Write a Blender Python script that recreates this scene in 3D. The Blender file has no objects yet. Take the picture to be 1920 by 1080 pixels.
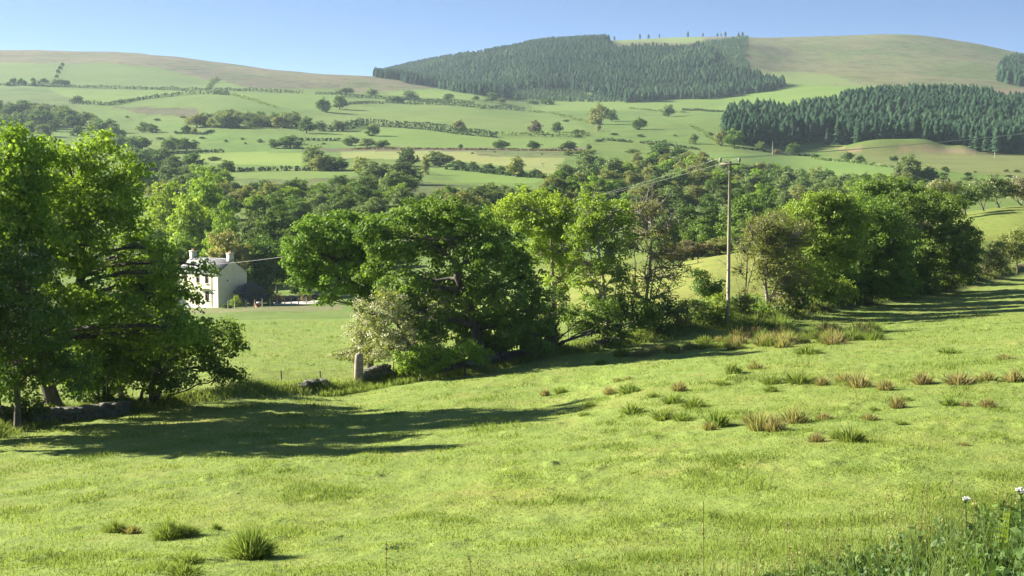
import bpy, math, random
import numpy as np

sc = bpy.context.scene
col = sc.collection
RNG = np.random.default_rng(7)
random.seed(7)

# ------------------------------------------------------------------ camera
F = 2600.0                      # focal length in pixels of the 1920 px wide photograph
HOR = 330.0                     # row of the eye-level horizon
PITCH = math.atan((540 - HOR) / F)
CP, SP = math.cos(PITCH), math.sin(PITCH)
cam_d = bpy.data.cameras.new('camera')
cam = bpy.data.objects.new('camera', cam_d)
col.objects.link(cam)
cam.location = (0, 0, 0)
cam.rotation_euler = (math.pi / 2 - PITCH, 0, 0)
cam_d.sensor_width = 36.0
cam_d.lens = 36.0 * F / 1920.0
cam_d.clip_start = 0.1
cam_d.clip_end = 20000
sc.camera = cam

# ------------------------------------------------------------------ light
SUN_EL = math.radians(25.5)
SUN_TO = np.array([-1.0, 0.36, 0.0])
SUN_TO /= np.linalg.norm(SUN_TO)
SUN_TO = SUN_TO * math.cos(SUN_EL) + np.array([0, 0, math.sin(SUN_EL)])
world = bpy.data.worlds.new("World")
sc.world = world
world.use_nodes = True
wn, wl = world.node_tree.nodes, world.node_tree.links
wn.clear()
wo = wn.new('ShaderNodeOutputWorld')
wb = wn.new('ShaderNodeBackground')
sky = wn.new('ShaderNodeTexSky')
sky.sky_type = 'NISHITA'
sky.sun_disc = False
sky.sun_elevation = SUN_EL
sky.sun_rotation = math.atan2(SUN_TO[0], SUN_TO[1])
sky.altitude = 200
sky.air_density = 1.0
sky.dust_density = 0.3
sky.ozone_density = 4.0
# clean upland air: the deep blue comes down close to the skyline all the way round
geo = wn.new('ShaderNodeTexCoord')
sep = wn.new('ShaderNodeSeparateXYZ')
mz = wn.new('ShaderNodeMath'); mz.operation = 'MULTIPLY_ADD'
mz.inputs[1].default_value = 4.0
mz.inputs[2].default_value = 0.03
cmb = wn.new('ShaderNodeCombineXYZ')
wl.new(geo.outputs['Generated'], sep.inputs[0])
wl.new(sep.outputs['X'], cmb.inputs['X'])
wl.new(sep.outputs['Y'], cmb.inputs['Y'])
wl.new(sep.outputs['Z'], mz.inputs[0])
wl.new(mz.outputs[0], cmb.inputs['Z'])
nrm = wn.new('ShaderNodeVectorMath'); nrm.operation = 'NORMALIZE'
wl.new(cmb.outputs[0], nrm.inputs[0])
wl.new(nrm.outputs[0], sky.inputs['Vector'])
wl.new(sky.outputs[0], wb.inputs['Color'])
wb.inputs['Strength'].default_value = 0.052
wl.new(wb.outputs[0], wo.inputs['Surface'])

sun_d = bpy.data.lights.new('sun', 'SUN')
sun_d.energy = 5.0
sun_d.angle = math.radians(0.5)
sun_d.color = (1.0, 0.93, 0.80)
sun = bpy.data.objects.new('sun', sun_d)
col.objects.link(sun)
from mathutils import Vector
sun.rotation_euler = Vector(-SUN_TO).to_track_quat('-Z', 'Y').to_euler()
sun.location = (-60, 20, 60)

sc.view_settings.view_transform = 'Standard'
sc.view_settings.look = 'None'
sc.view_settings.gamma = 1
sc.view_settings.use_curve_mapping = False
sc.view_settings.exposure = 2.1
sc.render.engine = "CYCLES"
HAZE = 0.00006
sc.cycles.max_bounces = 6
sc.cycles.diffuse_bounces = 3
sc.cycles.transmission_bounces = 4
sc.cycles.transparent_max_bounces = 4
sc.cycles.volume_bounces = 1
sc.cycles.use_denoising = True
sc.cycles.denoising_prefilter = 'ACCURATE'
sc.cycles.caustics_reflective = False
sc.cycles.caustics_refractive = False

# ------------------------------------------------------------------ picture <-> place
def ray(u, v):
    a = (np.asarray(u, float) - 960) / F
    b = (np.asarray(v, float) - 540) / F
    y = CP - b * SP
    return a / y, (-SP - b * CP) / y          # x per metre of y, z per metre of y
def at(u, v, d):
    s, e = ray(u, v)
    return np.array([s * d, d, e * d])
def proj(x, y, z):
    yy = np.maximum(y, 1e-3)
    dep = yy * CP - z * SP
    up = yy * SP + z * CP
    dep = np.maximum(dep, 1e-3)
    return 960 + F * x / dep, 540 - F * up / dep

def hash2(ix, iy, seed):
    h = np.sin(ix * 127.1 + iy * 311.7 + seed * 74.7) * 43758.5453
    return h - np.floor(h)
def vnoise(x, y, seed=0):
    ix, iy = np.floor(x), np.floor(y)
    fx, fy = x - ix, y - iy
    fx = fx * fx * (3 - 2 * fx); fy = fy * fy * (3 - 2 * fy)
    a = hash2(ix, iy, seed); b = hash2(ix + 1, iy, seed)
    c = hash2(ix, iy + 1, seed); d = hash2(ix + 1, iy + 1, seed)
    return (a * (1 - fx) + b * fx) * (1 - fy) + (c * (1 - fx) + d * fx) * fy
def fbm(x, y, seed=0, octs=3):
    t, amp, tot = 0, 1, 0
    for k in range(octs):
        t = t + amp * vnoise(x * 2 ** k, y * 2 ** k, seed + k * 13); tot += amp; amp *= .5
    return t / tot

# ------------------------------------------------------------------ shape of the land
# for some directions (photo column) the row at which the ground shows at a given distance
COLS = {
 -700: [(14,1200),(20,1110),(33,980),(45,905),(62,830),(80,775),(110,710),(150,655),(205,610),(260,560),(330,455),(450,395),(600,345),(800,302),(1000,268),(1300,215),(1700,160),(2100,118),(2500,96),(2900,120),(4500,220)],
    0: [(14,1190),(20,1092),(33,962),(45,885),(62,802),(80,745),(110,690),(150,640),(205,600),(260,550),(330,450),(450,385),(600,335),(800,295),(1000,252),(1300,200),(1700,150),(2100,112),(2500,93),(2900,120),(4500,220)],
  240: [(14,1185),(20,1088),(33,955),(45,870),(68,772),(85,730),(110,685),(150,630),(205,588),(260,540),(330,450),(450,385),(600,335),(800,292),(1000,252),(1300,200),(1700,155),(2100,115),(2500,97),(2900,125),(4500,220)],
  430: [(14,1180),(20,1082),(33,945),(45,860),(75,745),(90,705),(120,655),(160,605),(200,578),(260,540),(330,440),(450,375),(600,325),(800,288),(1000,240),(1300,193),(1700,160),(2100,130),(2400,116),(2900,150),(4500,220)],
  650: [(14,1175),(20,1078),(33,940),(45,855),(70,765),(83,732),(110,670),(150,610),(200,572),(260,520),(330,430),(450,365),(600,322),(800,285),(1000,243),(1300,203),(1700,168),(2000,141),(2300,150),(2900,160),(4500,220)],
  740: [(14,1175),(20,1076),(33,938),(45,850),(70,755),(85,715),(110,660),(150,600),(200,560),(260,510),(330,425),(450,360),(600,322),(800,284),(1000,243),(1300,206),(1700,172),(1950,147),(2150,160),(2500,144),(2800,133),(3100,150),(4500,220)],
  870: [(14,1175),(20,1074),(33,930),(45,842),(70,742),(88,698),(110,650),(150,590),(200,550),(260,500),(330,420),(450,360),(600,322),(800,284),(1000,246),(1300,206),(1700,172),(1900,170),(2200,138),(2500,112),(2750,108),(3100,140),(4500,220)],
 1030: [(14,1170),(20,1070),(33,920),(45,828),(60,765),(76,714),(91,664),(120,592),(150,550),(180,525),(250,500),(330,410),(450,350),(600,320),(800,284),(1000,247),(1300,215),(1650,190),(1900,150),(2200,108),(2500,82),(2750,88),(3100,120),(4500,220)],
 1210: [(14,1165),(20,1066),(33,905),(45,808),(60,730),(80,678),(95,640),(120,570),(150,520),(172,505),(220,505),(300,435),(370,395),(450,370),(600,325),(800,285),(1000,245),(1300,213),(1650,186),(1900,140),(2200,92),(2450,74),(2700,72),(3100,120),(4500,220)],
 1360: [(14,1160),(20,1062),(33,893),(45,792),(60,712),(80,665),(100,613),(120,550),(150,495),(175,478),(220,490),(300,430),(370,400),(450,372),(600,325),(800,285),(1000,243),(1300,208),(1600,190),(1900,130),(2200,92),(2450,74),(2700,70),(3100,120),(4500,220)],
 1500: [(14,1150),(20,1058),(33,882),(45,780),(60,702),(80,656),(95,624),(108,592),(130,530),(160,480),(190,455),(240,460),(300,425),(370,400),(450,380),(550,357),(700,320),(850,290),(1000,250),(1200,214),(1450,190),(1700,162),(2000,132),(2300,98),(2700,68),(3200,110),(4500,220)],
 1650: [(14,1140),(20,1052),(33,875),(45,770),(60,694),(80,648),(100,606),(122,567),(150,500),(180,450),(210,430),(250,440),(300,415),(370,395),(450,370),(550,345),(700,312),(850,288),(1000,252),(1200,205),(1450,178),(1700,158),(2000,130),(2300,98),(2700,65),(3200,110),(4500,220)],
 1800: [(14,1128),(20,1045),(33,870),(45,762),(60,686),(80,638),(100,598),(135,543),(165,470),(200,420),(230,398),(270,410),(320,400),(450,362),(550,340),(700,310),(850,289),(1000,260),(1200,210),(1450,182),(1700,162),(2000,135),(2300,105),(2700,78),(3200,120),(4500,220)],
 1920: [(14,1118),(20,1040),(33,866),(45,757),(60,680),(80,630),(100,590),(130,545),(158,507),(185,430),(232,384),(270,395),(320,395),(450,358),(550,338),(700,310),(850,292),(1000,268),(1200,220),(1450,188),(1700,170),(2000,145),(2300,120),(2700,100),(3200,140),(4500,220)],
 2600: [(14,1118),(20,1030),(33,860),(45,750),(70,620),(100,560),(158,490),(185,425),(232,380),(270,395),(320,395),(450,352),(550,338),(700,310),(850,292),(1000,275),(1200,240),(1450,210),(1700,195),(2000,180),(2300,165),(2700,150),(3200,190),(4500,240)],
}
LD0, LD1, NLD = math.log(1.0), math.log(5200.0), 900
LDS = np.linspace(LD0, LD1, NLD)
def pchip(x, y, xs):
    x = np.asarray(x, float); y = np.asarray(y, float)
    h = np.diff(x); dl = np.diff(y) / h
    m = np.zeros_like(y)
    m[1:-1] = np.where(dl[:-1] * dl[1:] > 0, 2 * dl[:-1] * dl[1:] / (dl[:-1] + dl[1:] + 1e-12), 0)
    m[0], m[-1] = dl[0], dl[-1]
    k = np.clip(np.searchsorted(x, xs) - 1, 0, len(x) - 2)
    t = (xs - x[k]) / h[k]
    t = np.clip(t, 0, 1)
    return ((2*t**3 - 3*t**2 + 1) * y[k] + (t**3 - 2*t**2 + t) * h[k] * m[k]
            + (-2*t**3 + 3*t**2) * y[k+1] + (t**3 - t**2) * h[k] * m[k+1])
cu = sorted(COLS)
col_s = np.array([ray(u, 500)[0] for u in cu])
tab = []
for u in cu:
    ds = [1.0, 4.0, 9.0]; es = [-1.75, -2.45 / 4, -3.75 / 9 if u < 1500 else -3.5 / 9]
    for d, v in COLS[u]:
        ds.append(d); es.append(float(ray(u, v)[1]))
    ds.append(5200.); es.append(es[-1] - .01)
    zz = np.array(es) * np.array(ds)
    z = pchip(np.log(ds), es, LDS)
    tab.append(z)
tab = np.array(tab)
NS = 520
SGRID = np.linspace(col_s[0], col_s[-1], NS)
TAB = np.array([pchip(col_s, tab[:, k], SGRID) for k in range(NLD)]).T     # NS x NLD
def smooth(a, n, axis):
    k = np.hanning(n + 2)[1:-1]; k /= k.sum()
    pad = [(0, 0), (0, 0)]; pad[axis] = (n // 2, n // 2)
    b = np.pad(a, pad, mode='edge')
    return np.apply_along_axis(lambda r: np.convolve(r, k, 'valid'), axis, b)
TAB = smooth(smooth(TAB, 9, 0), 13, 1)

HEDGE = [(-60,-.5,58),(0,0,62),(95,0,65),(285,0,70),(430,0,75),(550,0,79),(673,0,83.5),(870,0,88),(1030,0,91.5),(1210,0,96),(1360,0,100),(1440,0,105),(1600,0,119),(1750,0,133),(1850,0,147),(1920,0,160),(2050,0,178)]
HX = np.array([ray(u, 650)[0] * d for u, _, d in HEDGE]); HY = np.array([d for _, _, d in HEDGE], float)
def dist_poly(x, y, px, py):
    best = np.full(np.shape(x), 1e9)
    for i in range(len(px) - 1):
        dx, dy = px[i+1] - px[i], py[i+1] - py[i]
        t = np.clip(((x - px[i]) * dx + (y - py[i]) * dy) / (dx*dx + dy*dy), 0, 1)
        best = np.minimum(best, np.hypot(x - px[i] - t * dx, y - py[i] - t * dy))
    return best
def ground_z(x, y, micro=False):
    x = np.asarray(x, float); y = np.asarray(y, float)
    yy = np.maximum(y, 1.0)
    s = np.clip(x / yy, SGRID[0], SGRID[-1])
    a = (s - SGRID[0]) / (SGRID[-1] - SGRID[0]) * (NS - 1)
    b = (np.log(yy) - LD0) / (LD1 - LD0) * (NLD - 1)
    i = np.clip(a.astype(int), 0, NS - 2); j = np.clip(b.astype(int), 0, NLD - 2)
    fa, fb = a - i, b - j
    e = (TAB[i, j] * (1-fa) + TAB[i+1, j] * fa) * (1-fb) + (TAB[i, j+1] * (1-fa) + TAB[i+1, j+1] * fa) * fb
    z = e * yy
    far = np.clip((y - 250) / 900, 0, 1)
    z = z + far * (fbm(x / 190, y / 190, 3, 4) - .5) * 9 * np.clip(y / 1500, 0, 1.3)
    near = np.clip((y - 14) / 20, 0, 1)
    z = z + near * (fbm(x / 9, y / 9, 5, 3) - .5) * .35 * np.clip((400 - y) / 200, 0, 1)
    # earth bank under the hedge line
    dh = dist_poly(x, y, HX, HY)
    z = z + np.where(dh < 4, .55 * np.exp(-(dh / 1.0) ** 2) * (.4 + .9 * vnoise(x / 2.3, y / 2.3, 9)), 0)
    # spoil mounds of the old quarry pit
    for (mu, md, w, h) in ((1625, 850, 22, 4.5), (1700, 852, 24, 5.5), (1740, 850, 12, 4), (1806, 845, 9, 4.0), (1660, 842, 30, 2.0)):
        mx = ray(mu, 285)[0] * md
        z = z + h * np.exp(-((x - mx) / w) ** 2 - ((y - md) / 14) ** 2)
    if micro:
        m = fbm(x / .55, y / .8, 21, 2)
        t = np.clip((vnoise(x / 1.6, y / 1.6, 33) - .45) * 3, 0, 1)
        z = z + np.clip((200 - y) / 100, 0, 1) * (.07 * (m - .5) + .22 * t * np.clip(m - .52, 0, 1))
    return z
DM = np.exp(np.linspace(math.log(6), math.log(4400), 5000))
def hit(u, v, dmin=6.0, dmax=4400.):
    s, e = ray(u, v)
    ds = DM[(DM >= dmin) & (DM <= dmax)]
    g = ground_z(s * ds, ds)
    below = np.nonzero(e * ds <= g)[0]
    if len(below) == 0:
        k = int(np.argmin(e * ds - g))
    else:
        k = below[0]
    d = float(ds[k])
    return np.array([s * d, d, float(ground_z(s * d, d))])

# ------------------------------------------------------------------ mesh helpers
def mesh_np(name, V, faces, mats=(), mat_idx=None, tone=None, smooth_sh=False):
    """faces: list of arrays (n,k)"""
    me = bpy.data.meshes.new(name)
    V = np.asarray(V, np.float32)
    fl = [np.asarray(f, np.int32) for f in faces if len(f)]
    tot = np.concatenate([np.full(len(f), f.shape[1], np.int32) for f in fl])
    idx = np.concatenate([f.ravel() for f in fl])
    me.vertices.add(len(V)); me.vertices.foreach_set('co', V.ravel())
    me.loops.add(len(idx)); me.loops.foreach_set('vertex_index', idx)
    me.polygons.add(len(tot))
    st = np.zeros(len(tot), np.int32); st[1:] = np.cumsum(tot)[:-1]
    me.polygons.foreach_set('loop_start', st)
    me.polygons.foreach_set('loop_total', tot)
    for m in mats: me.materials.append(m)
    if mat_idx is not None: me.polygons.foreach_set('material_index', np.asarray(mat_idx, np.int32))
    if smooth_sh: me.polygons.foreach_set('use_smooth', np.ones(len(tot), bool))
    me.update(calc_edges=True)
    if tone is not None:
        at_ = me.attributes.new('tone', 'FLOAT', 'POINT')
        at_.data.foreach_set('value', np.asarray(tone, np.float32))
    return me
def link(name, me, parent=None, loc=None, rz=0, scale=None):
    o = bpy.data.objects.new(name, me)
    col.objects.link(o)
    if parent is not None: o.parent = parent
    if loc is not None: o.location = loc
    if rz: o.rotation_euler = (0, 0, rz)
    if scale is not None: o.scale = scale
    return o
def tag(o, label=None, cat=None, group=None, kind=None):
    if label: o['label'] = label
    if cat: o['category'] = cat
    if group: o['group'] = group
    if kind: o['kind'] = kind
    return o
def empty(name, loc, label, cat, group=None, rz=0):
    o = bpy.data.objects.new(name, None)
    o.empty_display_size = .3
    col.objects.link(o); o.location = loc; o.rotation_euler = (0, 0, rz)
    return tag(o, label, cat, group)

class MB:
    """collects tubes, boxes and loose quads into one mesh"""
    def __init__(s): s.V = []; s.Q = []; s.T = []; s.n = 0; s.tone = []
    def add(s, V, Q=None, T=None, tone=.5):
        V = np.asarray(V, float)
        s.V.append(V)
        if Q is not None and len(Q): s.Q.append(np.asarray(Q, int) + s.n)
        if T is not None and len(T): s.T.append(np.asarray(T, int) + s.n)
        s.tone.append(np.broadcast_to(np.asarray(tone, float), (len(V),)))
        s.n += len(V)
    def box(s, c, h, rz=0, tone=.5, top=1.0):
        c = np.asarray(c, float); h = np.asarray(h, float)
        P = np.array([(x, y, z) for z in (-1, 1) for y in (-1, 1) for x in (-1, 1)], float)
        P[4:, :2] *= top
        P *= h
        ca, sa = math.cos(rz), math.sin(rz)
        P = np.stack([P[:,0]*ca - P[:,1]*sa, P[:,0]*sa + P[:,1]*ca, P[:,2]], 1) + c
        s.add(P, [(0,2,3,1),(4,5,7,6),(0,1,5,4),(2,6,7,3),(0,4,6,2),(1,3,7,5)], tone=tone)
    def tube(s, pts, rad, sides=5, cap=True, tone=.5):
        pts = np.asarray(pts, float); n = len(pts)
        rad = np.broadcast_to(np.asarray(rad, float), (n,))
        d = np.gradient(pts, axis=0); d /= np.linalg.norm(d, axis=1)[:, None] + 1e-9
        ref = np.array([0, 0, 1.]) if abs(d[0, 2]) < .8 else np.array([1., 0, 0])
        a = np.cross(d, ref); a /= np.linalg.norm(a, axis=1)[:, None] + 1e-9
        b = np.cross(d, a)
        th = np.arange(sides) * 2 * math.pi / sides
        R = pts[:, None] + rad[:, None, None] * (np.cos(th)[None, :, None] * a[:, None] + np.sin(th)[None, :, None] * b[:, None])
        V = R.reshape(-1, 3)
        i = np.arange(n - 1)[:, None] * sides; j = np.arange(sides)[None]; k = (j + 1) % sides
        Q = np.stack([i + j, i + k, i + sides + k, i + sides + j], -1).reshape(-1, 4)
        T = []
        if cap:
            T = [(0, q, q + 1) for q in range(1, sides - 1)] + [((n-1)*sides, (n-1)*sides + q + 1, (n-1)*sides + q) for q in range(1, sides - 1)]
        s.add(V, Q, T, tone)
    def mesh(s, name, mat, smooth_sh=False):
        f = []
        if s.Q: f.append(np.concatenate(s.Q))
        if s.T: f.append(np.concatenate(s.T))
        mats = mat if isinstance(mat, (list, tuple)) else [mat]
        return mesh_np(name, np.concatenate(s.V), f, mats, tone=np.concatenate(s.tone), smooth_sh=smooth_sh)
    def build(s, name, mat, parent=None, smooth_sh=False, **k):
        return link(name, s.mesh(name, mat, smooth_sh), parent, **k)

def bez(p0, p1, p2, n):
    t = np.linspace(0, 1, n)[:, None]
    return (1-t)**2 * p0 + 2*(1-t)*t * p1 + t*t * p2
def unit(v): return v / (np.linalg.norm(v, axis=-1, keepdims=True) + 1e-9)

# ------------------------------------------------------------------ materials
def new_mat(name):
    m = bpy.data.materials.new(name); m.use_nodes = True
    nt = m.node_tree; nt.nodes.clear()
    return m, nt.nodes, nt.links
def leaf_mat(name, dark, light, trans=.35, gloss=.02, tscale=(1.3, 1.25, .7)):
    m, n, l = new_mat(name)
    out = n.new('ShaderNodeOutputMaterial')
    at_ = n.new('ShaderNodeAttribute'); at_.attribute_name = 'tone'
    oi = n.new('ShaderNodeObjectInfo')
    mix = n.new('ShaderNodeMix'); mix.data_type = 'RGBA'
    mix.inputs[6].default_value = (*dark, 1); mix.inputs[7].default_value = (*light, 1)
    l.new(at_.outputs['Fac'], mix.inputs[0])
    hs = n.new('ShaderNodeHueSaturation')
    r1 = n.new('ShaderNodeMapRange'); r1.inputs[3].default_value = .494; r1.inputs[4].default_value = .506
    r2 = n.new('ShaderNodeMapRange'); r2.inputs[3].default_value = .9; r2.inputs[4].default_value = 1.12
    l.new(oi.outputs['Random'], r1.inputs[0]); l.new(oi.outputs['Random'], r2.inputs[0])
    l.new(r1.outputs[0], hs.inputs['Hue']); l.new(r2.outputs[0], hs.inputs['Value'])
    l.new(mix.outputs[2], hs.inputs['Color'])
    df = n.new('ShaderNodeBsdfDiffuse'); tr = n.new('ShaderNodeBsdfTranslucent'); gl = n.new('ShaderNodeBsdfGlossy')
    gl.inputs['Roughness'].default_value = .6; gl.inputs['Color'].default_value = (.9, .95, .9, 1)
    l.new(hs.outputs[0], df.inputs['Color'])
    sc_ = n.new('ShaderNodeMix'); sc_.data_type = 'RGBA'; sc_.blend_type = 'MULTIPLY'; sc_.inputs[0].default_value = 1
    sc_.inputs[7].default_value = (*tscale, 1)
    l.new(hs.outputs[0], sc_.inputs[6]); l.new(sc_.outputs[2], tr.inputs['Color'])
    m1 = n.new('ShaderNodeMixShader'); m1.inputs[0].default_value = trans
    l.new(df.outputs[0], m1.inputs[1]); l.new(tr.outputs[0], m1.inputs[2])
    m2 = n.new('ShaderNodeMixShader'); m2.inputs[0].default_value = gloss
    l.new(m1.outputs[0], m2.inputs[1]); l.new(gl.outputs[0], m2.inputs[2])
    l.new(m2.outputs[0], out.inputs['Surface'])
    return m
def solid(name, c1, c2, scale=3., rough=.85, bump=.3, detail=6, stretch=(1, 1, 1), bscale=None):
    m, n, l = new_mat(name)
    out = n.new('ShaderNodeOutputMaterial'); b = n.new('ShaderNodeBsdfPrincipled')
    b.inputs['Roughness'].default_value = rough
    tc = n.new('ShaderNodeTexCoord'); mp = n.new('ShaderNodeMapping'); mp.inputs['Scale'].default_value = stretch
    l.new(tc.outputs['Object'], mp.inputs[0])
    nz = n.new('ShaderNodeTexNoise'); nz.inputs['Scale'].default_value = scale; nz.inputs['Detail'].default_value = detail
    l.new(mp.outputs[0], nz.inputs['Vector'])
    mr = n.new('ShaderNodeMapRange'); mr.inputs[1].default_value = .33; mr.inputs[2].default_value = .67
    l.new(nz.outputs['Fac'], mr.inputs[0])
    mix = n.new('ShaderNodeMix'); mix.data_type = 'RGBA'
    mix.inputs[6].default_value = (*c1, 1); mix.inputs[7].default_value = (*c2, 1)
    l.new(mr.outputs[0], mix.inputs[0]); l.new(mix.outputs[2], b.inputs['Base Color'])
    if bump:
        bp = n.new('ShaderNodeBump'); bp.inputs['Strength'].default_value = bump; bp.inputs['Distance'].default_value = .05
        nb = n.new('ShaderNodeTexNoise'); nb.inputs['Scale'].default_value = bscale or scale * 4; nb.inputs['Detail'].default_value = 4
        l.new(mp.outputs[0], nb.inputs['Vector']); l.new(nb.outputs['Fac'], bp.inputs['Height']); l.new(bp.outputs[0], b.inputs['Normal'])
    l.new(b.outputs[0], out.inputs['Surface'])
    return m

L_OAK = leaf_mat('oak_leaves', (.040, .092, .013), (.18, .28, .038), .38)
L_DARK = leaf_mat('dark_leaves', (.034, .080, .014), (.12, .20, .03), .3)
L_ASH = leaf_mat('ash_leaves', (.07, .14, .016), (.28, .41, .045), .42)
L_LIME = leaf_mat('fresh_leaves', (.12, .20, .020), (.33, .44, .05), .42)
L_OLIVE = leaf_mat('olive_leaves', (.12, .145, .035), (.26, .29, .085), .38)
L_GREY = leaf_mat('grey_green_leaves', (.075, .12, .036), (.20, .27, .08), .35)
L_BROWN = leaf_mat('brown_twigs_and_buds', (.11, .095, .045), (.21, .19, .09), .3)
L_BLOSSOM = leaf_mat('may_blossom', (.34, .34, .20), (.60, .57, .40), .25, tscale=(1, 1, .9))
L_CREAM = leaf_mat('chestnut_blossom', (.17, .19, .04), (.40, .40, .14), .3)
L_PURPLE = leaf_mat('lilac_blossom', (.03, .03, .07), (.22, .19, .36), .2, tscale=(1, 1, 1))
L_CONIFER = leaf_mat('spruce_needles', (.010, .028, .017), (.046, .086, .042), .12, 0)
L_HEDGE = leaf_mat('hedge_leaves', (.055, .10, .022), (.12, .19, .045), .3)
L_FARHEDGE = leaf_mat('hedge_leaves_and_bank_shade', (.022, .045, .014), (.055, .095, .026), .2)  # dark hedge leaves; also carry the shade of the embankment slope
BARK = solid('bark', (.05, .042, .032), (.13, .11, .085), 6, .9, .6, stretch=(1, 1, .3))
BARK_PALE = solid('pale_bark', (.15, .13, .10), (.30, .27, .21), 6, .9, .5, stretch=(1, 1, .3))
RUSH_G = leaf_mat('rush_green', (.09, .14, .03), (.23, .29, .08), .4, 0)
RUSH_B = leaf_mat('rush_straw', (.13, .15, .045), (.36, .33, .15), .35, 0)
RUSH_R = leaf_mat('rush_russet', (.15, .145, .06), (.33, .285, .145), .35, 0)
GRASS_B = leaf_mat('grass_blades', (.10, .150, .026), (.26, .32, .076), .45, 0, tscale=(1.05, 1.05, .8))
STONE = solid('field_stone', (.07, .075, .045), (.19, .175, .14), 5, .95, .6)
STONE_PINK = solid('pillar_stone', (.20, .15, .125), (.38, .30, .25), 4, .9, .7)
POST = solid('weathered_post', (.14, .12, .09), (.26, .23, .18), 8, .9, .5, stretch=(1, 1, .2))
POLE_W = solid('pole_timber', (.22, .19, .125), (.34, .30, .21), 5, .8, .4, stretch=(1, 1, .1))
METAL = solid('dark_metal', (.03, .03, .032), (.06, .06, .06), 5, .5, 0)
WIRE = solid('aluminium_wire', (.30, .30, .28), (.4, .4, .38), 3, .6, 0)
WIRE_D = solid('fence_wire', (.10, .10, .09), (.16, .15, .14), 3, .6, 0)

# ------------------------------------------------------------------ ground
def poly_mask(u, v, P):
    P = np.asarray(P, float); inside = np.zeros(len(u), bool); j = len(P) - 1
    for i in range(len(P)):
        xi, yi = P[i]; xj, yj = P[j]
        c = ((yi > v) != (yj > v)) & (u < (xj - xi) * (v - yi) / (yj - yi + 1e-12) + xi)
        inside ^= c; j = i
    return inside
rows = np.concatenate([np.linspace(-60, 12, 22)[:-1],
                       np.exp(np.linspace(math.log(12), math.log(60), 210))[:-1],
                       np.exp(np.linspace(math.log(60), math.log(175), 120))[:-1],
                       np.exp(np.linspace(math.log(175), math.log(5000), 280))])
smax = 1000 / F
sc_in = np.linspace(-smax, smax, 470)
out_ = smax + np.linspace(0, 1, 26)[1:] ** 1.5 * .75
ss = np.concatenate([-out_[::-1], sc_in, out_])
Yg, Sg = np.meshgrid(rows, ss, indexing='ij')
Wg = np.sqrt(np.maximum(Yg, 0) ** 2 + 12 ** 2 * np.exp(-np.maximum(Yg, 0) / 12)) 
Wg = np.where(Yg < 0, 12 + (-Yg) * .8, Wg)
Xg = Sg * Wg
Zg = ground_z(Xg, Yg, micro=True)
GV = np.stack([Xg, Yg, Zg], -1).reshape(-1, 3)
nr, nc = Yg.shape
ii = np.arange(nr - 1)[:, None] * nc + np.arange(nc - 1)[None]
GQ = np.stack([ii, ii + 1, ii + nc + 1, ii + nc], -1).reshape(-1, 4)

gm, n, l = new_mat('pasture_ground')
out = n.new('ShaderNodeOutputMaterial'); bs = n.new('ShaderNodeBsdfPrincipled')
bs.inputs['Roughness'].default_value = 1.0; bs.inputs['Specular IOR Level'].default_value = .1
ca = n.new('ShaderNodeVertexColor'); ca.layer_name = 'field'
tc = n.new('ShaderNodeTexCoord')
def noise(scale, detail=4, stretch=None, rough=.55):
    z = n.new('ShaderNodeTexNoise'); z.inputs['Scale'].default_value = scale; z.inputs['Detail'].default_value = detail
    z.inputs['Roughness'].default_value = rough
    if stretch:
        mp = n.new('ShaderNodeMapping'); mp.inputs['Scale'].default_value = stretch
        l.new(tc.outputs['Object'], mp.inputs[0]); l.new(mp.outputs[0], z.inputs['Vector'])
    else: l.new(tc.outputs['Object'], z.inputs['Vector'])
    return z
def rng(src, a, b, c, d):
    r = n.new('ShaderNodeMapRange'); r.inputs[1].default_value = a; r.inputs[2].default_value = b
    r.inputs[3].default_value = c; r.inputs[4].default_value = d
    l.new(src, r.inputs[0]); return r.outputs[0]
def mul(a, b):
    r = n.new('ShaderNodeMath'); r.operation = 'MULTIPLY'
    for k, q in enumerate((a, b)):
        if isinstance(q, (int, float)): r.inputs[k].default_value = q
        else: l.new(q, r.inputs[k])
    return r.outputs[0]
def cmix(fac, a, b, mode='MIX'):
    r = n.new('ShaderNodeMix'); r.data_type = 'RGBA'; r.blend_type = mode
    if isinstance(fac, (int, float)): r.inputs[0].default_value = fac
    else: l.new(fac, r.inputs[0])
    for k, q in ((6, a), (7, b)):
        if isinstance(q, tuple): r.inputs[k].default_value = (*q, 1)
        else: l.new(q, r.inputs[k])
    return r.outputs[2]
n_big = noise(.012, 5); n_med = noise(.11, 5, rough=.65); n_sm = noise(.9, 5, (1, .7, 1), .65); n_fine = noise(9, 3)
c0 = ca.outputs['Color']
# straw-coloured and lusher areas of the sward
c1 = cmix(mul(rng(n_med.outputs['Fac'], .50, .68, 0, .45), 1), c0, cmix(1, c0, (1.28, 1.0, 1.05), 'MULTIPLY'))
c2 = cmix(rng(n_big.outputs['Fac'], .45, .62, 0, .5), c1, cmix(1, c1, (.80, .94, .85), 'MULTIPLY'))
c3 = cmix(rng(n_sm.outputs['Fac'], .50, .68, 0, .6), c2, cmix(1, c2, (.55, .70, .50), 'MULTIPLY'))
n_p = noise(.32, 5, (1, .8, 1), .65)
c3 = cmix(rng(n_p.outputs['Fac'], .53, .66, 0, .55), c3, cmix(1, c3, (1.35, 1.0, 1.3), 'MULTIPLY'))
c4 = cmix(rng(n_fine.outputs['Fac'], .48, .70, 0, .5), c3, cmix(1, c3, (.7, .75, .65), 'MULTIPLY'))
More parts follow.
